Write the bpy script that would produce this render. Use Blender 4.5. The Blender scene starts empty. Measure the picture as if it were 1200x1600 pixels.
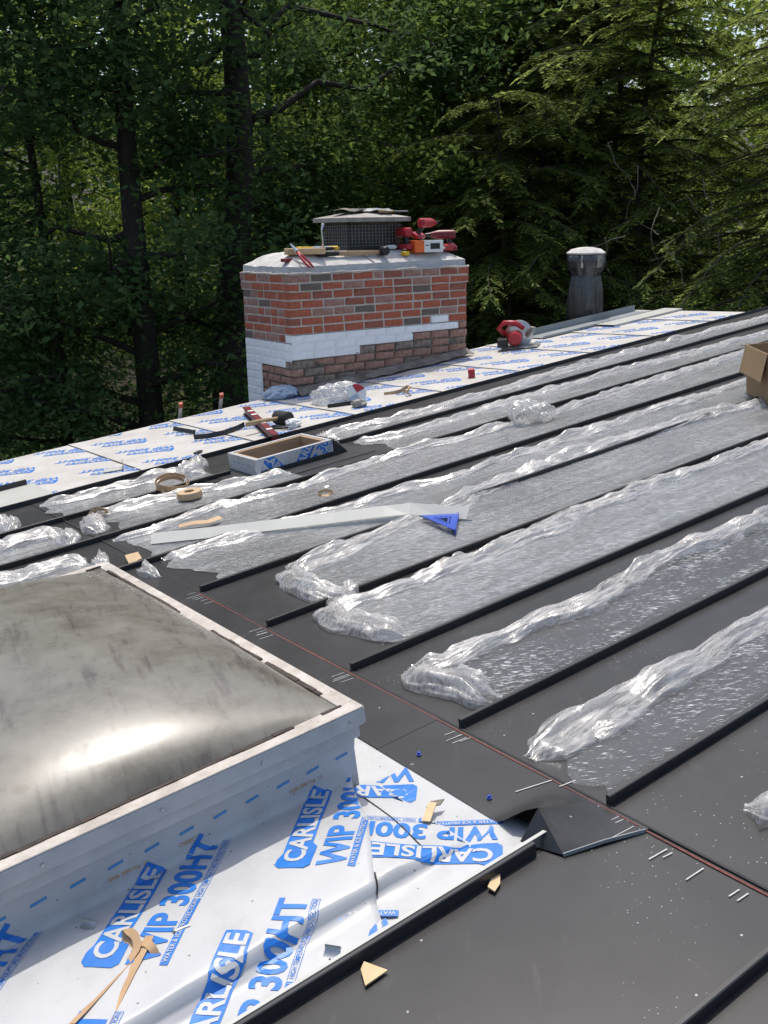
import bpy, bmesh, math, random
import numpy as np
from mathutils import Matrix, Vector, Quaternion

random.seed(7); RNG = np.random.default_rng(7)
SC = bpy.context.scene; COL = SC.collection
D = 0.54                                    # standing-seam spacing in metres
EYE = 6.0                                   # camera height above the ground
# ---------------------------------------------------------------- camera
F_PX, PITCH, ROLL, YAW, SLOPE, HCAM, U0, V0, TAU = 1580.0, .27330, -.01934, .93956, .09507, 2.650, 2.847, 2.705, -.03637
_cy, _sy = math.cos(YAW), math.sin(YAW)
FW = Vector((_cy*math.cos(PITCH), _sy*math.cos(PITCH), -math.sin(PITCH)))
_rt = Vector((_sy, -_cy, 0)); _up = _rt.cross(FW)
RT = math.cos(ROLL)*_rt + math.sin(ROLL)*_up
UP = -math.sin(ROLL)*_rt + math.cos(ROLL)*_up
CAM = Vector((0, 0, EYE))
cd = bpy.data.cameras.new('camera'); cam = bpy.data.objects.new('camera', cd); COL.objects.link(cam)
cd.sensor_fit = 'VERTICAL'; cd.sensor_height = 24; cd.lens = 24*F_PX/1600
cd.clip_start = .05; cd.clip_end = 500
cam.matrix_world = Matrix(((RT.x, UP.x, -FW.x, CAM.x), (RT.y, UP.y, -FW.y, CAM.y), (RT.z, UP.z, -FW.z, CAM.z), (0, 0, 0, 1)))
SC.camera = cam
# ---------------------------------------------------------------- light
SUN_AZ, SUN_EL = math.radians(57), math.radians(68.5)
W = bpy.data.worlds.new('World'); SC.world = W; W.use_nodes = True
nt = W.node_tree; bg = nt.nodes['Background']
sky = nt.nodes.new('ShaderNodeTexSky'); sky.sky_type = 'NISHITA'; sky.sun_disc = False
sky.sun_elevation = SUN_EL; sky.sun_rotation = math.pi/2 - SUN_AZ; sky.air_density = 1.0; sky.dust_density = 3.0; sky.ozone_density = .6
nt.links.new(sky.outputs[0], bg.inputs[0]); bg.inputs[1].default_value = .15
sl = bpy.data.lights.new('sun', 'SUN'); sl.energy = 2.45; sl.angle = math.radians(.55); sl.color = (1, .955, .88)
so = bpy.data.objects.new('sun', sl); COL.objects.link(so); so.location = (0, 0, 30)
SUNV = Vector((math.cos(SUN_AZ)*math.cos(SUN_EL), math.sin(SUN_AZ)*math.cos(SUN_EL), math.sin(SUN_EL)))
so.rotation_euler = SUNV.to_track_quat('Z', 'Y').to_euler()
SC.view_settings.view_transform = 'Standard'; SC.view_settings.look = 'None'
SC.view_settings.exposure = .42; SC.view_settings.gamma = 1
SC.render.engine = 'CYCLES'
SC.render.resolution_x = 768; SC.render.resolution_y = 1024
SC.cycles.max_bounces = 8; SC.cycles.transparent_max_bounces = 24
# ---------------------------------------------------------------- frames
_u = Vector((math.cos(SLOPE), 0, math.sin(SLOPE))); _n = Vector((-math.sin(SLOPE), 0, math.cos(SLOPE)))
_v = Vector((0, math.cos(TAU), 0)) + _n*math.sin(TAU); _n = _u.cross(_v)
_o = CAM - _n*HCAM*D + _u*U0*D + _v*V0*D
RM = Matrix(((_u.x, _v.x, _n.x, _o.x), (_u.y, _v.y, _n.y, _o.y), (_u.z, _v.z, _n.z, _o.z), (0, 0, 0, 1)))
RMI = RM.inverted()
def ray(px, py): return FW + RT*((px-600)/F_PX) - UP*((py-800)/F_PX)
def on_roof(px, py, z=0.0):
    """roof-local metres of the roof point seen at a photo pixel, z metres above the roof"""
    d = ray(px, py); t = ((_o + _n*z - CAM).dot(_n))/d.dot(_n)
    return RMI @ (CAM + d*t)
def at(px, py, depth): return CAM + ray(px, py)*depth
def on_y(px, py, Y):
    d = ray(px, py); return CAM + d*((Y-CAM.y)/d.y)
# ---------------------------------------------------------------- noise
_perm = RNG.random(4096)
def vn(x, y, z=0.0):
    x, y, z = np.broadcast_arrays(np.asarray(x, float), np.asarray(y, float), np.asarray(z, float))
    xi, yi, zi = np.floor(x).astype(int), np.floor(y).astype(int), np.floor(z).astype(int)
    fx, fy, fz = x-xi, y-yi, z-zi
    fx, fy, fz = fx*fx*(3-2*fx), fy*fy*(3-2*fy), fz*fz*(3-2*fz)
    h = lambda a, b, c: _perm[(a*73+b*1259+c*3011) % 4096]
    L = lambda a, b, t: a+(b-a)*t
    return L(L(L(h(xi, yi, zi), h(xi+1, yi, zi), fx), L(h(xi, yi+1, zi), h(xi+1, yi+1, zi), fx), fy),
             L(L(h(xi, yi, zi+1), h(xi+1, yi, zi+1), fx), L(h(xi, yi+1, zi+1), h(xi+1, yi+1, zi+1), fx), fy), fz)*2-1
def fbm(x, y, z=0, o=3): return sum(vn(np.asarray(x)*2**i, np.asarray(y)*2**i, z+9.7*i)*.5**i for i in range(o))
def ridge(x, y, z=0, o=3): return sum((1-2*np.abs(vn(np.asarray(x)*2**i, np.asarray(y)*2**i, z+5.3*i)))*.55**i for i in range(o))
# ---------------------------------------------------------------- materials
def nd(t, kind, **kw):
    n = t.nodes.new(kind)
    for k, v in kw.items(): setattr(n, k, v)
    return n
def mat(name, col, rough=.6, var=.25, scale=8, bump=0, bscale=60, metal=0, spec=.5, col2=None, dist=0, coat=0, det=5, stretch=None):
    """principled with a two-colour noise variation and noise relief in object space"""
    m = bpy.data.materials.new(name); m.use_nodes = True; t = m.node_tree; p = t.nodes['Principled BSDF']
    p.inputs['Roughness'].default_value = rough; p.inputs['Metallic'].default_value = metal
    p.inputs['Specular IOR Level'].default_value = spec; p.inputs['Coat Weight'].default_value = coat
    tc = nd(t, 'ShaderNodeTexCoord'); src = tc.outputs['Object']
    if stretch:
        mp = nd(t, 'ShaderNodeMapping'); mp.inputs['Scale'].default_value = stretch; t.links.new(src, mp.inputs[0]); src = mp.outputs[0]
    nz = nd(t, 'ShaderNodeTexNoise'); nz.inputs['Scale'].default_value = scale; nz.inputs['Detail'].default_value = det
    nz.inputs['Roughness'].default_value = .65; nz.inputs['Distortion'].default_value = dist
    t.links.new(src, nz.inputs['Vector'])
    r = nd(t, 'ShaderNodeValToRGB'); r.color_ramp.elements[0].position = .3; r.color_ramp.elements[1].position = .7
    c2 = col2 or [min(1, c*(1+var)) for c in col]; c1 = col if col2 else [c*(1-var) for c in col]
    r.color_ramp.elements[0].color = (*c1, 1); r.color_ramp.elements[1].color = (*c2, 1)
    t.links.new(nz.outputs[0], r.inputs[0]); t.links.new(r.outputs[0], p.inputs['Base Color'])
    if bump:
        n2 = nd(t, 'ShaderNodeTexNoise'); n2.inputs['Scale'].default_value = bscale; n2.inputs['Detail'].default_value = 4
        t.links.new(src, n2.inputs['Vector'])
        b = nd(t, 'ShaderNodeBump'); b.inputs['Strength'].default_value = min(1, bump); b.inputs['Distance'].default_value = .004
        t.links.new(n2.outputs[0], b.inputs['Height']); t.links.new(b.outputs[0], p.inputs['Normal'])
    return m
def ramp(t, src, p0, p1, c0=(0, 0, 0, 1), c1=(1, 1, 1, 1)):
    r = nd(t, 'ShaderNodeValToRGB'); e = r.color_ramp.elements
    e[0].position = p0; e[1].position = p1; e[0].color = c0; e[1].color = c1; t.links.new(src, r.inputs[0]); return r.outputs[0]
def mixc(t, fac, a, b):
    m = nd(t, 'ShaderNodeMix', data_type='RGBA')
    for s, v in ((m.inputs[0], fac), (m.inputs[6], a), (m.inputs[7], b)):
        if isinstance(v, (int, float)): s.default_value = v
        elif isinstance(v, tuple): s.default_value = v
        else: t.links.new(v, s)
    return m.outputs[2]
def noise(t, vec, scale, det=4, rough=.6, stretch=None, rot=0):
    if stretch:
        mp = nd(t, 'ShaderNodeMapping', vector_type='TEXTURE'); mp.inputs['Scale'].default_value = [1/q for q in stretch]; mp.inputs['Rotation'].default_value = (0, 0, rot)
        t.links.new(vec, mp.inputs[0]); vec = mp.outputs[0]
    n = nd(t, 'ShaderNodeTexNoise'); n.inputs['Scale'].default_value = scale; n.inputs['Detail'].default_value = det
    n.inputs['Roughness'].default_value = rough; t.links.new(vec, n.inputs['Vector']); return n.outputs[0]

def metal_panel():
    m = mat('charcoal_painted_steel', (.022, .022, .0225), .40, .12, 1.5, .05, 400, spec=.42)
    t = m.node_tree; p = t.nodes['Principled BSDF']; o = nd(t, 'ShaderNodeTexCoord').outputs['Object']
    base = p.inputs['Base Color'].links[0].from_socket
    dust = ramp(t, noise(t, o, 2.2, 6, .7), .45, .78)
    c = mixc(t, ramp(t, noise(t, o, 3.1, 5, .65), .40, .75, (0, 0, 0, 1), (.38, .38, .38, 1)), base, (.050, .050, .049, 1))
    v = nd(t, 'ShaderNodeTexVoronoi'); v.inputs['Scale'].default_value = 14; t.links.new(o, v.inputs['Vector'])
    sp = ramp(t, v.outputs['Distance'], .026, .045, (1, 1, 1, 1), (0, 0, 0, 1))
    v2 = nd(t, 'ShaderNodeTexVoronoi'); v2.inputs['Scale'].default_value = 60; t.links.new(o, v2.inputs['Vector'])
    sp2 = ramp(t, v2.outputs['Distance'], .06, .11, (1, 1, 1, 1), (0, 0, 0, 1))
    k = nd(t, 'ShaderNodeMath', operation='MULTIPLY'); t.links.new(sp2, k.inputs[0])
    t.links.new(ramp(t, noise(t, o, 1.6, 4), .50, .60), k.inputs[1])
    mx = nd(t, 'ShaderNodeMath', operation='MAXIMUM'); t.links.new(sp, mx.inputs[0]); t.links.new(k.outputs[0], mx.inputs[1])
    c = mixc(t, ramp(t, noise(t, o, 1, 4, .7, (3, 16, 3), .9), .60, .78, (0, 0, 0, 1), (.5, .5, .5, 1)), c, (.085, .083, .08, 1))
    c = mixc(t, mx.outputs[0], c, (.42, .41, .39, 1))
    t.links.new(c, p.inputs['Base Color'])
    rr = nd(t, 'ShaderNodeMapRange'); rr.inputs[3].default_value = .36; rr.inputs[4].default_value = .45
    t.links.new(dust, rr.inputs[0]); t.links.new(rr.outputs[0], p.inputs['Roughness'])
    return m
def film_mat(name, opac, streak, crumple=False, lo=.70, hi=.86, bump=.002, col=(.70, .715, .72), gloss=.10):
    """thin clear polythene: mostly see-through, a milky share, a weak sheen and a relief of fine creases"""
    m = bpy.data.materials.new(name); m.use_nodes = True; t = m.node_tree; p = t.nodes['Principled BSDF']
    out = t.nodes['Material Output']; o = nd(t, 'ShaderNodeTexCoord').outputs['Object']
    p.inputs['Base Color'].default_value = (*col, 1); p.inputs['Roughness'].default_value = .38; p.inputs['Specular IOR Level'].default_value = .5
    st = noise(t, o, 1, 2, .5, (38, 300, 40), -.62)                # short slanting streaks where the film has let go
    st2 = noise(t, o, 1, 2, .5, (2.5, 22, 5), 0); big = noise(t, o, 1.6, 3, .6)
    a = nd(t, 'ShaderNodeMath', operation='MULTIPLY_ADD'); t.links.new(big, a.inputs[0]); a.inputs[1].default_value = .32; t.links.new(st, a.inputs[2])
    a2 = nd(t, 'ShaderNodeMath', operation='MULTIPLY_ADD'); t.links.new(st2, a2.inputs[0]); a2.inputs[1].default_value = .28; t.links.new(a.outputs[0], a2.inputs[2])
    if crumple:
        cr = noise(t, o, 1, 5, .65, (9, 75, 60), .12)
        mask = ramp(t, cr, .38, .66, (opac, opac, opac, 1), (streak, streak, streak, 1))
    else: mask = ramp(t, a2.outputs[0], lo, hi, (opac, opac, opac, 1), (streak, streak, streak, 1))
    b = nd(t, 'ShaderNodeBump'); b.inputs['Strength'].default_value = .8; b.inputs['Distance'].default_value = .004 if crumple else bump
    hn = noise(t, o, 1, 5, .65, (30, 150, 40) if not crumple else (9, 60, 45), -.5 if not crumple else .1)
    t.links.new(hn, b.inputs['Height']); t.links.new(b.outputs[0], p.inputs['Normal'])
    tr = nd(t, 'ShaderNodeBsdfTransparent'); mx = nd(t, 'ShaderNodeMixShader'); body = p.outputs[0]
    if crumple:
        tl = nd(t, 'ShaderNodeBsdfTranslucent'); tl.inputs[0].default_value = (*col, 1); m0 = nd(t, 'ShaderNodeMixShader'); m0.inputs[0].default_value = .35
        t.links.new(p.outputs[0], m0.inputs[1]); t.links.new(tl.outputs[0], m0.inputs[2]); body = m0.outputs[0]
    t.links.new(mask, mx.inputs[0]); t.links.new(tr.outputs[0], mx.inputs[1]); t.links.new(body, mx.inputs[2])
    gl = nd(t, 'ShaderNodeBsdfGlossy'); gl.inputs['Roughness'].default_value = .16; t.links.new(b.outputs[0], gl.inputs['Normal'])
    lw = nd(t, 'ShaderNodeLayerWeight'); lw.inputs[0].default_value = .25
    k = nd(t, 'ShaderNodeMapRange'); k.inputs[3].default_value = gloss*.5; k.inputs[4].default_value = gloss*2.5; t.links.new(lw.outputs['Facing'], k.inputs[0])
    mx2 = nd(t, 'ShaderNodeMixShader'); t.links.new(k.outputs[0], mx2.inputs[0]); t.links.new(mx.outputs[0], mx2.inputs[1]); t.links.new(gl.outputs[0], mx2.inputs[2])
    t.links.new(mx2.outputs[0], out.inputs[0]); return m
def leaf_mat(name, ca, cb, trans=.35, rough=.6):
    m = bpy.data.materials.new(name); m.use_nodes = True; t = m.node_tree; p = t.nodes['Principled BSDF']; out = t.nodes['Material Output']
    g = nd(t, 'ShaderNodeNewGeometry'); r = ramp(t, g.outputs['Random Per Island'], 0, 1, (*ca, 1), (*cb, 1))
    t.links.new(r, p.inputs['Base Color']); p.inputs['Roughness'].default_value = rough; p.inputs['Specular IOR Level'].default_value = .10
    tl = nd(t, 'ShaderNodeBsdfTranslucent')
    hs = nd(t, 'ShaderNodeHueSaturation'); hs.inputs['Value'].default_value = 1.5; hs.inputs['Hue'].default_value = .48; t.links.new(r, hs.inputs['Color'])
    t.links.new(hs.outputs[0], tl.inputs[0])
    mx = nd(t, 'ShaderNodeMixShader'); mx.inputs[0].default_value = trans
    t.links.new(p.outputs[0], mx.inputs[1]); t.links.new(tl.outputs[0], mx.inputs[2]); t.links.new(mx.outputs[0], out.inputs[0]); return m
def dome_mat():
    m = mat('weathered_smoky_acrylic', (.135, .125, .10), .2, .2, 2.5, .03, 30, spec=.42)
    t = m.node_tree; p = t.nodes['Principled BSDF']; o = nd(t, 'ShaderNodeTexCoord').outputs['Object']
    base = p.inputs['Base Color'].links[0].from_socket
    dr = noise(t, o, 1, 4, .6, (38, 5, 5), -.25)
    lo = noise(t, o, 3.5, 4, .6)
    s = nd(t, 'ShaderNodeMath', operation='MULTIPLY_ADD'); t.links.new(lo, s.inputs[0]); s.inputs[1].default_value = .5; t.links.new(dr, s.inputs[2])
    c = mixc(t, ramp(t, s.outputs[0], .80, .93), base, (.07, .058, .05, 1))
    film = ramp(t, noise(t, o, 5, 8, .72), .36, .78, (.05, .05, .05, 1), (.75, .75, .75, 1))
    c = mixc(t, film, c, (.23, .22, .195, 1)); t.links.new(c, p.inputs['Base Color'])
    rr = nd(t, 'ShaderNodeMapRange'); rr.inputs[3].default_value = .20; rr.inputs[4].default_value = .55
    t.links.new(film, rr.inputs[0]); t.links.new(rr.outputs[0], p.inputs['Roughness'])
    return m
M = dict(
 metal=metal_panel(),
 seam=mat('charcoal_seam_steel', (.022, .022, .023), .42, .15, 3),
 film=film_mat('clear_protective_film', .14, .50, lo=.70, hi=.98, bump=.0012), film_near=film_mat('clear_film_with_streaks', .035, .75, lo=.905, hi=.985, gloss=.05, bump=.0006), crumple=film_mat('bunched_film', .16, .70, True, col=(.76, .745, .72), gloss=.08),
 mem=mat('white_membrane', (.47, .475, .475), .42, .05, 6, .06, 25),
 mem_far=mat('dusty_white_membrane', (.42, .39, .345), .6, 0, 3.5, .05, 25, col2=(.53, .52, .495)),
 blue=mat('membrane_blue_ink', (.012, .16, .55), .45, .12, 20), ink_white=mat('membrane_white_ink', (.47, .475, .475), .45, .04, 20),
 orange=mat('orange_stamp_ink', (.52, .30, .12), .6, .2, 40), dash=mat('faded_blue_ink', (.05, .24, .52), .5, .1, 20),
 dome=dome_mat(),
 frame=mat('weathered_bone_paint', (.30, .265, .22), .7, 0, 14, .25, 90, col2=(.60, .55, .49), det=8),
 frame_side=mat('weathered_grey_aluminium', (.36, .37, .37), .5, 0, 9, .08, 60, col2=(.50, .50, .49), det=8),
 dirt=mat('black_grime', (.055, .042, .035), .9, .4, 30, .4, 80),
 screw=mat('screw_zinc', (.5, .5, .5), .35, .1, 20, metal=.9),
 brick_a=mat('red_brick', (.29, .068, .035), .85, 0, 16, .5, 80, col2=(.42, .125, .068)),
 brick_b=mat('dark_red_brick', (.20, .062, .042), .88, 0, 16, .5, 80, col2=(.32, .115, .075)),
 brick_c=mat('brown_grey_brick', (.105, .082, .07), .88, 0, 16, .5, 80, col2=(.17, .135, .115)),
 brick_d=mat('mortar_smeared_brick', (.25, .10, .072), .9, 0, 22, .6, 80, col2=(.37, .25, .205), det=7),
 brick_old=mat('eroded_old_brick', (.19, .085, .06), .95, 0, 14, .9, 50, col2=(.46, .28, .21), det=9),
 brick_moss=mat('stained_old_brick', (.075, .06, .048), .95, 0, 16, .9, 50, col2=(.36, .29, .23), det=9),
 brick_white=mat('white_painted_brick', (.72, .73, .73), .7, 0, 9, .3, 60, col2=(.86, .87, .86), det=7),
 mortar=mat('pale_mortar', (.38, .35, .30), .95, 0, 20, .6, 90, col2=(.52, .48, .42)),
 mortar_old=mat('dark_old_mortar', (.07, .06, .05), .95, 0, 20, .8, 60, col2=(.20, .165, .13)),
 crown=mat('cement_crown', (.42, .40, .37), .9, 0, 10, .7, 70, col2=(.64, .61, .57), det=8),
 crown_shaded_side=mat('smooth_shaded_cement_edge', (.36, .37, .37), .85, 0, 12, .4, 70, col2=(.50, .50, .49)),  # crown cement with the upright edge's bluish shade put into the colour
 black=mat('black_plastic', (.012, .012, .013), .45, .3, 20), rubber=mat('black_rubber', (.02, .02, .02), .8, .3, 20),
 capmetal=mat('rusty_grey_metal', (.20, .185, .165), .55, 0, 12, .2, 60, col2=(.36, .335, .30), metal=.3),
 mesh=mat('dark_mesh_wire', (.20, .195, .185), .5, .3, 20, metal=.5),
 felt=mat('torn_brown_felt', (.10, .085, .07), .9, 0, 8, .6, 40, col2=(.30, .265, .22)),
 wood=mat('fresh_pine', (.50, .33, .17), .7, 0, 5, .2, 60, col2=(.64, .46, .26), stretch=(1, 10, 10)),
 handle=mat('worn_wood_handle', (.34, .23, .12), .65, 0, 5, .1, 60, col2=(.52, .38, .21), stretch=(1, 10, 10)),
 ply=mat('plywood_curb', (.36, .22, .12), .75, 0, 4, .2, 60, col2=(.52, .35, .20), stretch=(1, 1, 9)),
 card=mat('brown_cardboard', (.30, .20, .105), .85, .07, 5, .1, 100), card_in=mat('cardboard_edge', (.47, .34, .20), .85, .07, 5),
 tan=mat('tan_strapping', (.47, .31, .17), .6, .15, 12), chip=mat('tan_cardboard_scrap', (.60, .44, .25), .8, .1, 25),
 red=mat('red_tool_plastic', (.40, .022, .028), .38, .12, 15), redd=mat('dark_red_plastic', (.17, .012, .018), .4, .2, 15),
 orange_p=mat('orange_carton', (.75, .14, .02), .6, .05, 15), yellow=mat('yellow_plastic', (.75, .48, .03), .45, .1, 15),
 white=mat('white_carton', (.72, .72, .70), .6, .05, 15), trim=mat('offwhite_metal_trim', (.47, .47, .43), .4, .06, 5),
 square=mat('blue_square_plastic', (.012, .06, .38), .4, .15, 15), bluep=mat('blue_grey_film', (.33, .42, .52), .35, .2, 8),
 steel=mat('bright_steel', (.55, .55, .54), .3, .15, 20, metal=.85), galv=mat('galvanised_pipe', (.46, .47, .47), .32, .2, 6, metal=.8),
 galv_trim=mat('grey_galvanised_trim', (.24, .26, .26), .45, .12, 4), grey_panel=mat('primer_grey_panel', (.42, .42, .38), .5, .08, 5),
 bark=mat('dark_bark', (.030, .024, .018), .95, .4, 9, 1, 22, stretch=(1, 1, .25)), bark2=mat('grey_brown_bark', (.06, .045, .033), .95, .4, 9, 1, 22, stretch=(1, 1, .25)),
 twig=mat('pale_dead_twig', (.17, .15, .12), .9, .2, 9),
 soil=mat('leaf_litter_soil', (.020, .016, .010), .95, 0, 1.2, .8, 8, col2=(.05, .042, .02)),
 wall=mat('weathered_grey_siding', (.22, .21, .19), .8, .1, 4), deck=mat('roof_sheathing', (.25, .18, .11), .9, .2, 3),
 redline=mat('red_chalk', (.15, .050, .042), .9, .4, 90), scratch=mat('white_scribe_mark', (.50, .50, .49), .7, .15, 40),
 ladder=mat('ladder_fibreglass', (.42, .40, .37), .6, .1, 8), ladder_cap=mat('red_ladder_cap', (.36, .06, .03), .5, .15, 8),
 bag=film_mat('thin_clear_bag', .22, .60, True),
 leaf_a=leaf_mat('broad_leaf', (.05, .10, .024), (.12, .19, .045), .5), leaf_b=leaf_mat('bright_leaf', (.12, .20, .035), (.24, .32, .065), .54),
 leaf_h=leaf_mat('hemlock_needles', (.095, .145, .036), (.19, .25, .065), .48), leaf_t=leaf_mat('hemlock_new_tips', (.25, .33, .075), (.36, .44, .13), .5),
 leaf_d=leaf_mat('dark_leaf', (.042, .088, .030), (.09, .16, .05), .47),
)
def soil(m):
    t = m.node_tree; p = t.nodes['Principled BSDF']; o = nd(t, 'ShaderNodeTexCoord').outputs['Object']; base = p.inputs['Base Color'].links[0].from_socket
    v = nd(t, 'ShaderNodeTexVoronoi'); v.inputs['Scale'].default_value = 26; t.links.new(o, v.inputs['Vector'])
    c = mixc(t, ramp(t, v.outputs['Distance'], .05, .08, (.85, .85, .85, 1), (0, 0, 0, 1)), base, (.10, .085, .07, 1))
    c = mixc(t, ramp(t, noise(t, o, 4, 7, .75), .50, .72, (0, 0, 0, 1), (.55, .55, .55, 1)), c, (.33, .315, .29, 1))
    t.links.new(c, p.inputs['Base Color'])
soil(M['mem']); soil(M['mem_far']); soil(M['frame'])
# black bag on the pipe
M['blackbag'] = film_mat('thin_black_bag', .66, .86, gloss=.05); M['blackbag'].node_tree.nodes['Principled BSDF'].inputs['Base Color'].default_value = (.03, .032, .035, 1)
# ---------------------------------------------------------------- mesh builder
class MB:
    def __init__(s): s.v = []; s.f = []
    def add(s, vs, fs):
        b = len(s.v); s.v += [tuple(map(float, p)) for p in vs]; s.f += [tuple(b+i for i in f) for f in fs]; return s
    def box(s, c, size, rot=None, bev=0):
        x, y, z = [q/2 for q in size]; R = rot or Matrix.Identity(3)
        if bev:
            b = min(bev, x*.9, y*.9, z*.9); P = []
            for zz, i in ((-z, b), (-z+b, 0), (z-b, 0), (z, b)):
                xx, yy = x-i, y-i; k = b if i == 0 else b*.5
                P += [(xx-k, -yy, zz), (xx, -yy+k, zz), (xx, yy-k, zz), (xx-k, yy, zz), (-xx+k, yy, zz), (-xx, yy-k, zz), (-xx, -yy+k, zz), (-xx+k, -yy, zz)]
            fs = [tuple(range(7, -1, -1)), tuple(range(24, 32))]
            for r in range(3):
                for i in range(8): fs.append((r*8+i, r*8+(i+1) % 8, r*8+8+(i+1) % 8, r*8+8+i))
        else:
            P = [(a*x, b*y, c2*z) for c2 in (-1, 1) for a, b in ((-1, -1), (1, -1), (1, 1), (-1, 1))]
            fs = [(3, 2, 1, 0), (4, 5, 6, 7), (0, 1, 5, 4), (1, 2, 6, 5), (2, 3, 7, 6), (3, 0, 4, 7)]
        return s.add([Vector(c) + R @ Vector(p) for p in P], fs)
    def span(s, a, b, bev=0):
        return s.box([(i+j)/2 for i, j in zip(a, b)], [abs(j-i) for i, j in zip(a, b)], None, bev)
    def tube(s, pts, rad, n=8, cap=True, flat=1.0):
        pts = [Vector(p) for p in pts]; rad = rad if hasattr(rad, '__len__') else [rad]*len(pts); b = len(s.v); fs = []; vs = []
        ref = None
        for i, p in enumerate(pts):
            t = (pts[min(i+1, len(pts)-1)] - pts[max(i-1, 0)]).normalized()
            if ref is None: ref = t.orthogonal().normalized() if abs(t.z) > .9 else Vector((0, 0, 1)).cross(t).normalized()
            ref = (ref - t*ref.dot(t)).normalized(); o = t.cross(ref)
            for k in range(n):
                a = 2*math.pi*k/n; vs.append(p + ref*math.cos(a)*rad[i] + o*math.sin(a)*rad[i]*flat)
        for i in range(len(pts)-1):
            for k in range(n): fs.append((i*n+k, i*n+(k+1) % n, (i+1)*n+(k+1) % n, (i+1)*n+k))
        if cap: fs += [tuple(range(n-1, -1, -1)), tuple(range((len(pts)-1)*n, len(pts)*n))]
        return s.add(vs, fs)
    def ribbon(s, pts, w, side, th=.0012):
        """flat strap along pts, width vectors side[i] (or one), real thickness"""
        pts = [Vector(p) for p in pts]; n = len(pts); sd = side if isinstance(side, list) else [side]*n; vs = []
        for i, p in enumerate(pts):
            t = (pts[min(i+1, n-1)] - pts[max(i-1, 0)]).normalized(); q = Vector(sd[i]); q = (q-t*q.dot(t)).normalized(); m = t.cross(q)
            for a, c in ((-1, -1), (1, -1), (1, 1), (-1, 1)): vs.append(p + q*a*w/2 + m*c*th/2)
        fs = [(0, 3, 2, 1), ((n-1)*4, (n-1)*4+1, (n-1)*4+2, (n-1)*4+3)]
        for i in range(n-1):
            for k in range(4): fs.append((i*4+k, i*4+(k+1) % 4, i*4+4+(k+1) % 4, i*4+4+k))
        return s.add(vs, fs)
    def prism(s, poly, z0, z1, xf=None):
        n = len(poly); vs = [(x, y, z0) for x, y in poly] + [(x, y, z1) for x, y in poly]
        if xf: vs = [xf @ Vector(p) for p in vs]
        return s.add(vs, [tuple(range(n-1, -1, -1)), tuple(range(n, 2*n))] + [(i, (i+1) % n, n+(i+1) % n, n+i) for i in range(n)])
    def lathe(s, prof, n=20, c=(0, 0, 0), wob=None):
        vs = []; fs = []
        for j, (r, z) in enumerate(prof):
            for k in range(n):
                a = 2*math.pi*k/n; rr = r*(wob(a, z) if wob else 1); vs.append((c[0]+rr*math.cos(a), c[1]+rr*math.sin(a), c[2]+z))
        for j in range(len(prof)-1):
            for k in range(n): fs.append((j*n+k, j*n+(k+1) % n, j*n+n+(k+1) % n, j*n+n+k))
        fs += [tuple(range(n-1, -1, -1)), tuple(range((len(prof)-1)*n, len(prof)*n))]
        return s.add(vs, fs)
    def grid(s, X, Y, Z, flip=False):
        h, w = X.shape; b = len(s.v)
        s.v += list(map(tuple, np.stack([X, Y, Z], -1).reshape(-1, 3).tolist()))
        for i in range(h-1):
            for j in range(w-1):
                f = (b+i*w+j, b+i*w+j+1, b+(i+1)*w+j+1, b+(i+1)*w+j); s.f.append(f[::-1] if flip else f)
        return s
    def build(s, name, m, parent=None, matrix=None, smooth=False, label=None):
        me = bpy.data.meshes.new(name); me.from_pydata(s.v, [], s.f); me.update()
        me.materials.append(M[m] if isinstance(m, str) else m)
        if smooth: me.shade_smooth() if smooth is True else me.set_sharp_from_angle(angle=smooth)
        return link(name, me, parent, matrix, label)
def link(name, me, parent=None, matrix=None, label=None):
    o = bpy.data.objects.new(name, me); COL.objects.link(o)
    if parent is not None: o.parent = parent
    if matrix is not None: o.matrix_local = matrix
    if label: o['label'] = label
    return o
def big_mesh(name, V, F4, m, parent=None, matrix=None):
    """fast numpy mesh of equal-size polygons"""
    me = bpy.data.meshes.new(name); n, k = F4.shape
    me.vertices.add(len(V)); me.vertices.foreach_set('co', V.astype(np.float32).ravel())
    me.loops.add(n*k); me.loops.foreach_set('vertex_index', F4.astype(np.int32).ravel())
    me.polygons.add(n); me.polygons.foreach_set('loop_start', np.arange(0, n*k, k, dtype=np.int32))
    me.update(calc_edges=True); me.materials.append(M[m]); return link(name, me, parent, matrix)
def tag(o, label, cat, group=None, kind=None):
    o['label'] = label; o['category'] = cat
    if group: o['group'] = group
    if kind: o['kind'] = kind
    return o
def thing(name, label, cat, matrix=None, group=None):
    o = bpy.data.objects.new(name, None); COL.objects.link(o); o.empty_display_size = .1
    if matrix is not None: o.matrix_world = matrix
    return tag(o, label, cat, group)
def roof_at(u, v, z=0, rz=0): return RM @ Matrix.Translation((u, v, z)) @ Matrix.Rotation(rz, 4, 'Z')
def wmat(p, rz=0): return Matrix.Translation(p) @ Matrix.Rotation(rz, 4, 'Z')
def Rz(a): return Matrix.Rotation(a, 3, 'Z')
def Rx(a): return Matrix.Rotation(a, 3, 'X')
def Ry(a): return Matrix.Rotation(a, 3, 'Y')

# ================================================================ ground
gx = np.linspace(-90, 130, 90); gy = np.linspace(-60, 150, 90); GX, GY = np.meshgrid(gx, gy)
def ground_h(x, y):
    s = np.maximum(0, (np.asarray(x)*_cy + np.asarray(y)*_sy) - 17)
    return -.3 + .16*s + .25*fbm(np.asarray(x)*.15, np.asarray(y)*.15) * np.minimum(1, s/4)
g = MB().grid(GX, GY, ground_h(GX, GY)).build('ground', 'soil', smooth=True); g['kind'] = 'structure'; g['label'] = 'dark forest floor of leaf litter rising behind the house'

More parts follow.
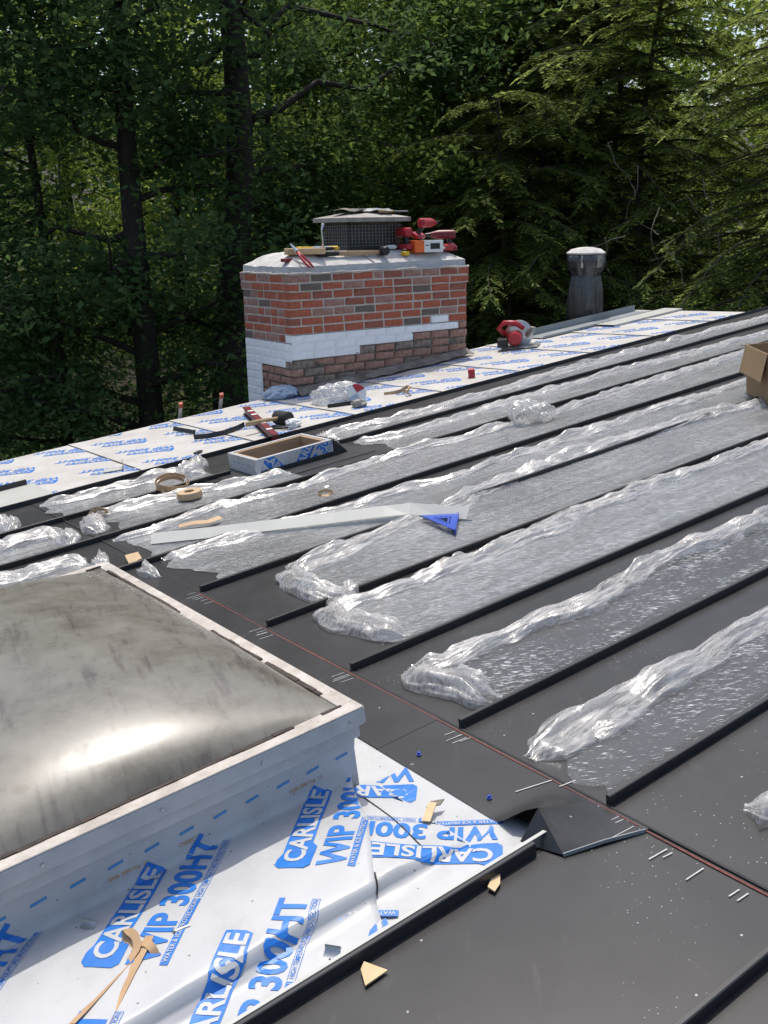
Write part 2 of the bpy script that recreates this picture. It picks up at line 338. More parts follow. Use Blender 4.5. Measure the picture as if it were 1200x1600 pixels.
# ================================================================ house with its roof
house = thing('house', 'house whose low roof is being re-covered in charcoal standing-seam metal panels', 'house', RM)
RU0, RU1, RV0, RV1 = -9*D, 13.4*D, -7*D, 10.62*D
MB().span((RU0, RV0, -.16), (12.86*D, RV1, -.014), .004).build('roof_deck', 'deck', house)
cz = (RMI @ Vector((0, 0, 0)))
wb = MB()
for a, b in (((RU0+.4, RV0+.4), (12.2*D, RV0+.6)), ((RU0+.4, RV1-.55), (12.2*D, RV1-.35)), ((RU0+.4, RV0+.6), (RU0+.6, RV1-.55)), ((12.0*D, RV0+.6), (12.2*D, RV1-.55))):
    wb.span((a[0], a[1], -6.2), (b[0], b[1], -.163))
wb.build('wall', 'wall', house)
MB().span((RU0, RV1+.002, -.20), (12.9*D, RV1+.022, -.004), .002).build('fascia', 'wall', house)

def panel(u0, u1, k, seam=True, hem=True, seam0=None, cut=None, gap=None, name='roof_panel'):
    """one charcoal pan with oil-canning, a hemmed end and its standing seam on the -v side"""
    n = max(6, int((u1-u0)/.12)); us = np.linspace(u0, u1, n); ws = np.linspace(k*D+.002, (k+1)*D-.002, 9)
    U, V = np.meshgrid(us, ws, indexing='ij')
    Z = .0016*vn(U*1.7, V*3.0, k*3.1) + .0008*vn(U*6, V*7, k)
    if hem: Z = Z + .0022
    m = MB().grid(U, V, Z, True)
    if hem:   # folded front edge
        e = len(m.v); j = len(ws); m.v += [m.v[i] for i in range(j)] + [(u0-.001, w, -.006) for w in ws]
        for i in range(j-1): m.f.append((e+i, e+i+1, e+j+i+1, e+j+i))
    o = m.build(name, 'metal', house, smooth=True)
    if seam:
        def one(a, b):
            nn = max(3, int((b-a)/.15)); q = MB(); xs = np.linspace(a, b, nn); w = .0018*vn(xs*2.3, k*7.7, 1); hz = .027+.0012*vn(xs*3, k*2.2, 4)
            prof = [(-.0045, -.004), (-.0045, .5), (-.0085, .6), (-.0085, 1), (-.006, 1.07), (.003, 1.07), (.0045, 1), (.0045, -.004)]
            vs = [(x, k*D + dy + ww, dz*h if dz > 0 else -.006) for x, ww, h in zip(xs, w, hz) for dy, dz in prof]; P = len(prof)
            fs = [tuple(range(P)), tuple(range((nn-1)*P+P-1, (nn-1)*P-1, -1))]
            for i in range(nn-1):
                for c in range(P): fs.append((i*P+(c+1) % P, i*P+c, (i+1)*P+c, (i+1)*P+(c+1) % P))
            q.add(vs, fs); q.build('seam', 'seam', o)
        s0 = u0 if seam0 is None else seam0
        if gap: one(s0, gap[0]); one(gap[1], u1)
        else: one(s0, u1)
    return o
for k in range(-7, 8):
    ov = {0: .004, 1: .004}.get(k, .006)
    panel(0, RU1, k, gap=(1.86*D, 3.30*D) if k == 7 else None)
# edge seam beside the bare membrane, and its small flange
e = MB(); e.span((RU0, 8*D-.0045, -.006), (RU1, 8*D+.0045, .030), .001); e.span((RU0, 8*D+.005, .0), (RU1, 8*D+.03, .004)); e.build('edge_seam', 'seam', house)
for k in (5, 6, 7): panel(RU0, -.004, k, hem=False)
for k in range(-7, 0): panel(RU0, -.004, k, hem=False)
# black joint line under the hem of the upper panels, red chalk line and scribe marks on the band below it
MB().span((-.007, RV0, -.003), (-.0005, 8*D-.01, .0045)).build('joint_strip', 'rubber', house)
cl = MB()
for s in np.linspace(-1.2*D, 3.9*D, 62):
    zc = .0048 if s > -.2*D else .0024; cl.span((-.019+.002*float(vn(s*3, 1)), s, zc-.0004), (-.0135+.0015*float(vn(s*5, 2)), s+.0451, zc+.0002))
cl.build('chalk_line', 'redline', house)['kind'] = 'stuff'
sm = MB()
for vv in (0, -.08, 1, .93, 2, 1.95, 3, 2.9, 4, 3.85):
    for q in range(random.choice((2, 3, 3))):
        c = vv*D - .03*q + random.uniform(-.01, .01); L = random.uniform(.03, .07)
        sm.ribbon([(-.02-random.uniform(0, .01), c, .0056), (-.02-L, c+.006, .0056)], .0018, (0, 1, 0), .0004)
for px in ((1048, 1324, 1014, 1344), (1056, 1330, 1036, 1341), (1105, 1354, 1072, 1376), (1161, 1387, 1139, 1402), (1175, 1393, 1152, 1409)):
    a = on_roof(px[0], px[1]); b = on_roof(px[2], px[3]); sm.ribbon([(a.x-.012, a.y, .0026), (b.x, b.y, .0026)], .0030, (0, 1, 0), .0004)
for px in ((806, 1240, 862, 1222), (874, 1232, 900, 1222)):
    a = on_roof(px[0], px[1]); b = on_roof(px[2], px[3]); sm.ribbon([(a.x, a.y, .0056), (b.x, b.y, .0056)], .0028, (0, 1, 0), .0006)
sm.build('scribe_marks', 'scratch', house)['kind'] = 'stuff'

# flashing band between the panel joint and the big skylight, with its corner sprung up over the seam
TIP = on_roof(841, 1262, .066); E_ = on_roof(880, 1336, .004); F_ = on_roof(1008, 1298, .004); B_ = on_roof(792, 1298, .010)
fb = MB(); ue = -.425*D
us = np.linspace(ue, -.008, 6); vs_ = np.linspace(1.15*D, 5*D-.004, 30); U, V = np.meshgrid(us, vs_, indexing='ij')
fb.grid(U, V, .0035 + .0015*vn(U*3, V*2.5, 8), True)
TZ = TIP.z - .0035; rows = []
for vv in np.linspace(1.15*D, TIP.y, 26):
    us_ = np.linspace(float(np.interp(vv, [TIP.y, B_.y], [TIP.x, ue])), -.008, 8); k_ = max(0, 1-(vv-TIP.y)/(B_.y+.06-TIP.y)); k_ = k_*k_*(3-2*k_)
    rows.append([(x, vv, .0035 + TZ*k_*((x+.008)/(us_[0]+.008))**1.4) for x in us_])
rows.append([tuple(E_.lerp(F_, j/7)) for j in range(8)])
Ar = np.array(rows); fb.grid(Ar[..., 0], Ar[..., 1], Ar[..., 2])
fb.add([F_, (-.008, TIP.y, .0035), (-.008, F_.y, .004)], [(0, 1, 2)])
fb.add([(ue, 1.15*D, .0035), (ue, 5*D-.004, .0035), (ue, 5*D-.004, -.004), (ue, 1.15*D, -.004)], [(0, 1, 2, 3)])
flash = fb.build('skylight_flashing', 'metal', house, smooth=True)
gt = MB(); G_ = on_roof(812, 1316, .0); nrm = ((E_-TIP).cross(G_-TIP)).normalized()*.0015
gt.add([TIP, E_, G_, TIP+nrm, E_+nrm, G_+nrm], [(0, 1, 2), (5, 4, 3), (0, 3, 4, 1), (1, 4, 5, 2), (2, 5, 3, 0)]); gt.build('gusset', 'seam', flash)
gl = MB(); gl.ribbon([E_, (F_ + E_)/2 + Vector((0, 0, .004)), F_], .009, (0, 0, 1), .0025); gl.build('folded_lip', 'galv_trim', flash)
# upstand with a white hem where the lower pan meets the membrane (v = 0, below the joint)
up = MB(); up.span((RU0, -.012, -.006), (on_roof(838, 1322).x-.02, .004, .030), .002); up.build('side_upstand', 'seam', house)
up = MB(); up.span((RU0, -.001, .0305), (on_roof(848, 1308).x, .009, .0325), .0006); up.build('upstand_hem', 'trim', house)

# ---------------------------------------------------------------- lettering
def text_flat(body, size, xs=1.0, off=.0):
    c = bpy.data.curves.new('t', 'FONT'); c.body = body; c.size = size; c.offset = off; c.resolution_u = 3
    o = bpy.data.objects.new('t', c); COL.objects.link(o); dg = bpy.context.evaluated_depsgraph_get()
    me = o.evaluated_get(dg).to_mesh(); v = [(p.co.x*xs, p.co.y) for p in me.vertices]; f = [tuple(p.vertices) for p in me.polygons]
    o.evaluated_get(dg).to_mesh_clear(); bpy.data.objects.remove(o); bpy.data.curves.remove(c)
    x0 = min(p[0] for p in v); y0 = min(p[1] for p in v)
    return [(a-x0, b-y0) for a, b in v], f
def fit(body, w, h, off):
    v, f = text_flat(body, 1.0, 1, off); W_ = max(p[0] for p in v); H_ = max(p[1] for p in v)
    return [(a*w/W_, b*h/H_) for a, b in v], f
LOGO_W, WIP_W = .315, .405
T_CARL = fit('CARLISLE', LOGO_W*.90, .050, .026); T_WIP = fit('WIP 300HT', WIP_W, .068, .030)
T_ICE = fit('WATER & ICE PROTECTION', WIP_W*.46, .011, .012); T_HOT = fit('HIGH TEMPERATURE PROTECTION', WIP_W*.48, .011, .006)
def shift(t, dx, dy): return [(a+dx, b+dy) for a, b in t[0]], t[1]
def quad(x0, y0, x1, y1): return [(x0, y0), (x1, y0), (x1, y1), (x0, y1)], [(0, 1, 2, 3)]
def logo_parts(small=True):
    """flat print: blue shapes at level 0, white shapes at level 1"""
    w = LOGO_W; pill = [(.0, .012), (.012, 0), (.085, 0), (.10, .014), (w*.98, .014), (w, .03), (w, .074), (.055, .074), (.035, .082), (.012, .082), (0, .070)]
    blue = [(([(a-.01, b+.098) for a, b in pill]), [tuple(range(len(pill)))])]; white = [shift(T_CARL, .012, .098+.019)]
    blue.append(shift(T_WIP, 0, .018))
    if small:
        blue.append(quad(0, -.006, WIP_W*.49, .012)); white.append(shift(T_ICE, WIP_W*.015, -.002)); blue.append(shift(T_HOT, WIP_W*.51, -.002))
        for q in ((WIP_W*.5, -.006, WIP_W, -.0048), (WIP_W*.5, .0108, WIP_W, .012), (WIP_W-.0012, -.0048, WIP_W, .0108)): blue.append(quad(*q))
    return blue, white
def place(parts, ox, oy, ang, mir=1):
    c, s = math.cos(ang), math.sin(ang)
    return [([(ox + a*c - b*s, oy + a*s + b*c) for a, b in v], f) for v, f in parts]
def print_mesh(name, parts, m, parent, surf, off, clip, cuts_s=(), cuts_t=()):
    """join flat prints, cut them at the sheet's limits and folds, then lay them on surf(s,t,off)"""
    bm = bmesh.new()
    for v, f in parts:
        xs = [p[0] for p in v]; ys = [p[1] for p in v]
        if max(xs) < clip[0] or min(xs) > clip[2] or max(ys) < clip[1] or min(ys) > clip[3]: continue
        bv = [bm.verts.new((a, b, 0)) for a, b in v]
        for q in f:
            try: bm.faces.new([bv[i] for i in q])
            except ValueError: pass
    if not bm.faces: bm.free(); return None
    bmesh.ops.triangulate(bm, faces=[f for f in bm.faces if len(f.verts) > 4])
    def cut(co, no, clear=False):
        bmesh.ops.bisect_plane(bm, geom=bm.verts[:]+bm.edges[:]+bm.faces[:], plane_co=co, plane_no=no, clear_outer=clear)
    cut((clip[0], 0, 0), (-1, 0, 0), True); cut((clip[2], 0, 0), (1, 0, 0), True); cut((0, clip[1], 0), (0, -1, 0), True); cut((0, clip[3], 0), (0, 1, 0), True)
    for c in cuts_s: cut((c, 0, 0), (1, 0, 0))
    for c in cuts_t: cut((0, c, 0), (0, 1, 0))
    if not bm.faces: bm.free(); return None
    for v in bm.verts: v.co = surf(v.co.x, v.co.y, off)
    me = bpy.data.meshes.new(name); bm.to_mesh(me); bm.free(); me.materials.append(M[m]); o = link(name, me, parent); o['kind'] = 'stuff'; return o

# ---------------------------------------------------------------- bare membrane strips beyond the last seam
B_far, W_far = logo_parts(False)
joints = [-9.0, -7.6, -6.1, -4.6, -3.1, -1.6, -.08, 1.45, 2.93, 4.45, 5.95, 7.45, 8.95, 10.45, 11.95, 12.84]
for i in range(len(joints)-1):
    a, b = joints[i]*D, joints[i+1]*D
    us = np.linspace(a-.06, b, 16); vv = np.linspace(8*D+.012, RV1+.015, 28); U, V = np.meshgrid(us, vv, indexing='ij')
    lift = lambda U, V, a=a, b=b, i=i: .0015 + .006*np.clip(1-(U-(a-.06))/.12, 0, 1) + .0022*np.clip(vn(U*2.2, V*2.6, i*4.1), -.4, 1)
    m = MB().grid(U, V, lift(U, V), True)
    k = len(m.v); w = len(vv); m.v += [m.v[j] for j in range(w)] + [(a-.0605, x, -.003) for x in vv]
    for j in range(w-1): m.f.append((k+j, k+j+1, k+w+j+1, k+w+j))
    sh = m.build('underlayment_strip', 'mem_far', house, smooth=True)
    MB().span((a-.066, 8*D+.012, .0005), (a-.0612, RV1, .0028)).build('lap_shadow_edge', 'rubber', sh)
    surf = lambda s, t, off, L=lift: (s, t, float(L(s, t)) + off)
    bl = []; wh = []
    for col in range(2):
        for r in range(8):
            ox = a + (.30+.46*col)*1.0 + .10; oy = 8*D + .455*(r-1) + .225*col + .16*((i*37) % 5)/5
            bl += place(B_far, ox, oy, math.radians(143)); wh += place(W_far, ox, oy, math.radians(143))
    clip = (a-.04, 8*D+.03, b-.03, RV1-.01)
    print_mesh('lettering', bl, 'blue', sh, surf, .0012, clip, np.arange(a, b, .08), np.arange(8*D, RV1, .10))
    print_mesh('white_lettering', wh, 'ink_white', sh, surf, .0022, clip, np.arange(a, b, .08), np.arange(8*D, RV1, .10))

# ---------------------------------------------------------------- membrane round the big skylight
SK = dict(u0=-3.10*D, u1=-.645*D, v0=.86*D, v1=4.02*D, top=.243)
CV = .955*D                                     # curb face
PROF = [(CV, .158), (CV+.002, .055), (CV-.006, .038), (CV-.022, .036), (CV-.20, .038), (.272*D, .038), (.252*D, .0365), (.240*D, .031), (.222*D, .009), (.190*D, .0045), (.02, .003)]
CUM = [0]
for (a, b), (c, d) in zip(PROF, PROF[1:]): CUM.append(CUM[-1] + math.hypot(c-a, d-b))
def s1(s, t, off, taper=0.0):
    """sheet surface: s = u in metres, t = distance down the sheet from under the skylight frame"""
    t = min(max(t, 0), CUM[-1]-1e-6); i = max(j for j in range(len(PROF)-1) if CUM[j] <= t)
    f = (t-CUM[i])/(CUM[i+1]-CUM[i]); (a, b), (c, d) = PROF[i], PROF[i+1]
    dv, dz = c-a, d-b; L = math.hypot(dv, dz); ny, nz = -dz/L*-1, -dv/L
    ny, nz = (dz/L, -dv/L) if -dv/L >= 0 else (-dz/L, dv/L)
    if abs(dv) < .004: ny, nz = -1, 0
    z = b+(d-b)*f; hz = 1-taper
    wr = 0.0
    if t > CUM[1]:
        k = min(1, (t-CUM[1])/.05) * min(1, (CUM[-1]-t)/.04)
        wr = k*(.0055*float(vn(s*3.1+t*2, t*5, 2.2)) + .0034*float(ridge(s*5, t*7+s*2, 6.6, 2)))
    return (s, a+(c-a)*f + ny*off, max(z*hz, .0006) + nz*(off+wr*hz))
fine_t = sorted(set([round(c, 4) for c in CUM] + [round(x, 4) for x in np.arange(.02, CUM[-1], .025)]))
def edge_u(t):     # right-hand cut edge of the upper sheet
    pts = [(0, -.665*D), (.10, -.70*D), (.16, -.76*D), (.32, -.88*D), (CUM[6], -1.085*D), (CUM[-1], -1.20*D)]
    return float(np.interp(t, *zip(*pts)))
def sheet(name, u0, u1f, off, taperf, matn='mem', t0=0):
    ts = [t for t in fine_t if t >= t0]; n = 46 if u0 < -2*D else 22; m = MB(); rows = []
    for t in ts:
        ub = u1f(t); us = np.linspace(u0, ub, n if u0 > -2*D else 70); rows.append([s1(float(x), t, off if (x > -1.12*D or off > .002) else -.004, taperf(float(x))) for x in us])
    A = np.array(rows); m.grid(A[..., 0], A[..., 1], A[..., 2]); h, w = A.shape[:2]; b = len(m.v)
    m.v += [(p[0]+.0008, p[1], p[2]-.004) for p in A[:, -1]]
    for i in range(h-1): m.f.append((i*w+w-1, b+i, b+i+1, (i+1)*w+w-1))
    return m.build(name, matn, house, smooth=True)
tap = lambda x: float(np.clip((x+1.0*D)/(.42*D), 0, 1))
sh2 = sheet('underlayment_sheet', -1.45*D, lambda t: -.33*D if t > CUM[2]+.01 else -.62*D, .0006, lambda x: tap(x) if x > -.62*D else tap(x)*.8, t0=CUM[2])
sh1 = sheet('underlayment_sheet', -3.6*D, edge_u, .0042, lambda x: 0.0)
t_of = lambda v: float(np.interp(-v, [-p[0] for p in PROF[2:]], CUM[2:]))
Bn, Wn = logo_parts(True)
bl = []; wh = []; A45 = math.radians(-44)       # t grows toward -v, so angles flip
def P1(u, v): return u*D, t_of(v*D)
def add1(u, v, ang=A45, B=None, Wt=None):
    s, t = P1(u, v); global bl, wh
    # mirror y because t runs down the sheet
    flipb = [([(a, -b) for a, b in vv], [f[::-1] for f in ff]) for vv, ff in Bn]; flipw = [([(a, -b) for a, b in vv], [f[::-1] for f in ff]) for vv, ff in Wn]
    bl += place(flipb, s, t, ang); wh += place(flipw, s, t, ang)
for u, v in ((-1.93, .40), (-1.105, .375), (-2.76, .42)): add1(u, v)
for u, dt in ((-1.86, .0), (-2.68, 0), (-1.04, .0)):
    s = u*D; t = t_of(.40*D)+.335
    flipb = [([(a, -b) for a, b in vv], [f[::-1] for f in ff]) for vv, ff in Bn]; flipw = [([(a, -b) for a, b in vv], [f[::-1] for f in ff]) for vv, ff in Wn]
    bl += place(flipb, s, t, A45); wh += place(flipw, s, t, A45)
cs = np.arange(-3.6*D, -.6*D, .035)
def clip_edge(o):
    """trim prints to the slanting cut edge of the upper sheet"""
    bm = bmesh.new(); bm.from_mesh(o.data)
    for f in list(bm.faces):
        c = f.calc_center_median(); 
        t = t_of(c.y) if c.z < .05 else max(0, .158-c.z)
        if c.x > edge_u(t)-.002: bm.faces.remove(f)
    bm.to_mesh(o.data); bm.free()
for nm, parts, mm, off in (('lettering', bl, 'blue', .0056), ('white_lettering', wh, 'ink_white', .0068)):
    o = print_mesh(nm, parts, mm, sh1, lambda s, t, f: s1(s, t, f), off, (-3.6*D, .004, -.66*D, CUM[-1]-.002), cs, fine_t); clip_edge(o)
ds = []; os_ = []
for i in range(18):
    u = -3.35*D + i*.0865
    ds.append(([(u, .050), (u+.036, .046), (u+.036, .053), (u, .057)], [(3, 2, 1, 0)]))
o = print_mesh('dashed_line', ds, 'dash', sh1, lambda s, t, f: s1(s, t, f), .0054, (-3.6*D, .004, -.68*D, .2)); clip_edge(o)
lt = fit('WIP 300 HT 11', .095, .011, .01); lc = fit('CARRCT', .05, .011, .01)
for u, tt in ((-1.92*D, lt), (-1.60*D, lc), (-1.05*D, lt)): os_.append(([(u+a, .075+b) for a, b in tt[0]], tt[1]))
print_mesh('stamped_code', os_, 'orange', sh1, lambda s, t, f: s1(s, t, f), .0054, (-3.6*D, .004, -.72*D, .2))
# prints on the second sheet run the other way, upside down from here
bl = []; wh = []
def add2m(u, v):
    global bl, wh
    fb_ = [([(a, -b) for a, b in vv], [f[::-1] for f in ff]) for vv, ff in Bn]; fw_ = [([(a, -b) for a, b in vv], [f[::-1] for f in ff]) for vv, ff in Wn]
    bl += place(fb_, u, t_of(v), math.radians(-138)); wh += place(fw_, u, t_of(v), math.radians(-138))
for u, v in ((-.20, .485), (-.215, .135), (-.59, .05)): add2m(u, v)
f2 = lambda s, t, f: s1(s, t, f, tap(s) if s > -.62*D else tap(s)*.8)
for nm, parts, mm, off in (('lettering', bl, 'blue', .0022), ('white_lettering', wh, 'ink_white', .0034)):
    print_mesh(nm, parts, mm, sh2, f2, off, (-1.44*D, CUM[3]+.003, -.345*D, CUM[-1]-.002), cs, fine_t)
# slits cut in the sheets
sl_ = MB(); pts = [s1(edge_u(t)+.003, t, .0052) for t in np.linspace(CUM[5]-.004, CUM[8]-.004, 6)]; sl_.ribbon(pts, .004, (1, 0, 0), .0008); sl_.build('slit', 'rubber', sh1)
sl_ = MB(); pts = []
for px, py in ((567, 1244), (588, 1260), (612, 1278), (636, 1300), (660, 1326)):
    p = on_roof(px, py, .02); pts.append(f2(p.x, t_of(p.y), .0022))
sl_.ribbon(pts, .003, (1, 0, 0), .0008); sl_.build('slit', 'rubber', sh2)
# membrane lying under the rest of the skylight bay
mm_ = MB().span((RU0, .01, -.010), (-3.5*D, 5*D-.01, -.001)); mm_.span((-3.5*D, .70*D, -.010), (-.34*D, 5*D-.01, .0002)); mm_.build('underlayment_base', 'mem', house)

# ================================================================ big dome skylight
s = SK; skyl = thing('dome_skylight', 'large weathered skylight with smoky acrylic dome in a bone-white frame', 'skylight', RM)
def ring(m, u0, v0, u1, v1, w, z0, z1, bev=.003):
    m.span((u0, v0, z0), (u1, v0+w, z1), bev); m.span((u0, v1-w, z0), (u1, v1, z1), bev)
    m.span((u0, v0+w+.0004, z0), (u0+w, v1-w-.0004, z1-.0006), bev); m.span((u1-w, v0+w+.0004, z0), (u1, v1-w-.0004, z1-.0006), bev); return m
fr = ring(MB(), s['u0'], s['v0'], s['u1'], s['v1'], .052, .195, s['top']-.004, .003).build('frame', 'frame_side', skyl)
ring(MB(), s['u0']+.001, s['v0']+.001, s['u1']-.001, s['v1']-.001, .046, s['top']-.0038, s['top'], .0015).build('frame_top', 'frame', skyl)
ring(MB(), s['u0']+.014, s['v0']+.014, s['u1']-.014, s['v1']-.014, .03, .157, .1948, .003).build('frame_skirt', 'frame_side', skyl)
ring(MB(), s['u0']+.05, CV+.004, s['u1']-.012, s['v1']-.05, .035, -.009, .1565, .002).build('curb', 'mem', skyl)
# grime along the inner lip of the frame
gm = MB()
for a, b, fx in ((s['u0']+.05, s['u1']-.05, 0), (s['v0']+.05, s['v1']-.05, 1)):
    for x in np.arange(a, b, .028):
        if vn(x*8, fx*5.5, 3) > -.25:
            w = .006+.010*(1+float(vn(x*15, fx, 7)))/2
            for sd in (0, 1):
                if fx == 0:
                    y = s['v0']+.043 if sd == 0 else s['v1']-.043; gm.span((x, y-w/2, s['top']-.002), (x+.030, y+w/2, s['top']+.0018+.002*random.random()))
                else:
                    y = s['u1']-.043 if sd == 0 else s['u0']+.043; gm.span((y-w/2, x, s['top']-.002), (y+w/2, x+.030, s['top']+.0018+.002*random.random()))
gm.build('grime', 'dirt', skyl)['kind'] = 'stuff'
n = 70; a = np.linspace(-1, 1, n); A, B = np.meshgrid(a, a, indexing='ij'); A = np.sign(A)*np.abs(A)**.75; B = np.sign(B)*np.abs(B)**.75
hu, hv = (s['u1']-s['u0'])/2-.047, (s['v1']-s['v0'])/2-.047; cu, cv = (s['u1']+s['u0'])/2, (s['v1']+s['v0'])/2
env = np.clip((1-np.abs(A)**2.1)*(1-np.abs(B)**3.0), 0, 1); Zd = s['top']-.004 + .165*env**.68
MB().grid(cu+A*hu, cv+B*hv, Zd, True).build('dome', 'dome', skyl, smooth=True)
for px, py in ((60, 1343), (245, 1258), (401, 1186), (537, 1124)):
    q = on_roof(px, py, .215)
    c = MB(); c.lathe([(.0045, 0), (.0045, .003), (.002, .004)], 10); c.build('screw', 'screw', skyl, Matrix.Translation((q.x, s['v0'], .215)) @ Matrix.Rotation(math.pi/2, 4, 'X'))

# ================================================================ small open curb straddling a seam
cb = thing('skylight_curb', 'small open plywood skylight curb wrapped in white membrane beside the mallet', 'curb', roof_at(1.98*D, 6.60*D, 0))
CW, CL_, CH, TH = .62*D, .96*D, .098, .036
for nm, a, b in (('board', (0, 0), (CL_, TH)), ('board', (0, CW-TH), (CL_, CW)), ('board', (0, TH+.0005), (TH, CW-TH-.0005)), ('board', (CL_-TH, TH+.0005), (CL_, CW-TH-.0005))):
    MB().span((a[0], a[1], -.008), (b[0], b[1], CH), .002).build(nm, 'ply', cb)
w = MB()   # membrane wrap: four outer faces with a rolled top lip
for a, b in (((-.004, -.004), (CL_+.004, -.001)), ((-.004, CW+.001), (CL_+.004, CW+.004)), ((-.004, -.0008), (-.001, CW+.0008)), ((CL_+.001, -.0008), (CL_+.004, CW+.0008))):
    w.span((a[0], a[1], .006), (b[0], b[1], CH+.0025))
for a, b in (((-.004, -.0042), (CL_+.004, TH*.55)), ((-.004, CW-TH*.55), (CL_+.004, CW+.0042)), ((-.0042, TH*.56), (TH*.55, CW-TH*.56)), ((CL_-TH*.55, TH*.56), (CL_+.0042, CW-TH*.56))):
    w.span((a[0], a[1], CH+.0008), (b[0], b[1], CH+.0038), .001)
wrap = w.build('membrane_wrap', 'mem', cb)
fl = MB(); fl.add([(-.006, -.0065, CH), (-.02, -.012, CH*.5), (-.006, -.020, -.0), (.03, -.0075, CH*.55), (.055, -.0065, CH)], [(0, 1, 2, 3), (0, 3, 4)]); fl.build('loose_fold', 'mem', wrap)
bb = [([(a, b) for a, b in v], f) for v, f in Bn]; wb2 = [([(a, b) for a, b in v], f) for v, f in Wn]
fs_ = lambda x, y, off: (x, -.004-off, y)
for nm, parts, mm, off in (('lettering', bb, 'blue', .001), ('white_lettering', wb2, 'ink_white', .002)):
    print_mesh(nm, place(parts, -.06, .045, -.9) + place(parts, .36, -.12, .9), mm, wrap, fs_, off, (-.003, .012, CL_, CH-.001))
dsh = [quad(.05+.06*i, .055, .075+.06*i, .060) for i in range(4)]
print_mesh('dashed_line', dsh, 'dash', wrap, lambda x, y, off: (-.004-off, CW-x, y), .001, (0, 0, CW, CH))
fl = MB()
for a, b in (((-.10, -.16), (CL_+.10, -.006)), ((-.10, CW+.006), (CL_+.10, CW+.085)), ((-.16, -.16), (-.101, CW+.085)), ((CL_+.101, -.16), (CL_+.20, CW+.085))): fl.span((a[0], a[1], .0035), (b[0], b[1], .0062))
fl.span((-.10, -.0058, .0035), (-.006, CW+.0058, .0062)); fl.span((CL_+.006, -.0058, .0035), (CL_+.10, CW+.0058, .0062))
fl.span((-.008, -.0105, .0065), (CL_+.02, -.0075, .030)); fl.span((CL_+.0085, -.007, .0065), (CL_+.0115, CW+.004, .06))
fl.add([(CL_+.012, -.008, .0065), (CL_+.012, CW, .0065), (CL_+.012, CW, CH+.006), (CL_+.012, -.008, CH+.006), (CL_+.10, -.012, .0065), (CL_+.10, CW, .0065)], [(0, 3, 4), (3, 2, 5, 4), (1, 5, 2), (0, 1, 2, 3)])
fl.build('curb_flashing', 'seam', cb)

# ================================================================ protective film on the panels
def ipl(pts, n):
    p = np.array(pts, float); d = np.r_[0, np.cumsum(np.hypot(*np.diff(p, axis=0).T))]; q = np.linspace(0, d[-1], n)
    return np.c_[np.interp(q, d, p[:, 0]), np.interp(q, d, p[:, 1])]
def crumple_tube(m, path, w, h, seed, z0=.004, nseg=None, ncs=21, taper=True, sharp=1.0):
    """heap of bunched film along a roof-local path: width w, height h, creased by ridged noise"""
    P = np.array(path); L = np.sum(np.hypot(*np.diff(P, axis=0).T)); n = nseg or max(14, int(L/.011)); P = ipl(path, n)
    T = np.gradient(P, axis=0); T /= np.linalg.norm(T, axis=1)[:, None]+1e-9; N = np.c_[-T[:, 1], T[:, 0]]
    a = np.linspace(0, math.pi, ncs); sx = np.linspace(0, L, n); S, A = np.meshgrid(sx, a, indexing='ij')
    ww = w*(1+.45*fbm(S*2.6, 0*S, seed)+.20*vn(S*9, 1.5, seed)); hh = h*(.62+.75*np.abs(fbm(S*3.6, 1+0*S, seed+3, 3)))
    if taper:
        e = np.clip(np.minimum(S, L-S)/.06, .2, 1); ww = ww*e; hh = hh*e
    ct = np.cos(A)
    # long creases that run along the heap, slowly twisting, crossed by short puckers
    tw = A*1.6 + S*1.3*math.sin(seed) + .8*vn(S*2.2, 3.3, seed)
    cr = ridge(S*1.3, tw*2.6, seed, 4)*.36 + ridge(S*7+A*2.5, A*1.8, seed+2, 2)*.13
    R = np.clip(1+sharp*cr, .25, 2.2)
    off = ct*ww*.5*(1+.22*sharp*vn(S*14, A*2, seed+5)+.04*vn(S*40, A*3, seed)) + .16*w*fbm(S*4.1, 7.7, seed, 2)
    Z = z0 + np.sin(A)**.8*hh*R + .0010*sharp*np.abs(vn(S*50, A*7, seed+8))*np.sin(A)
    Z[:, 0] = z0; Z[:, -1] = z0
    X = P[:, 0:1] + N[:, 0:1]*off; Y = P[:, 1:2] + N[:, 1:2]*off
    m.grid(X, Y, Z, True)
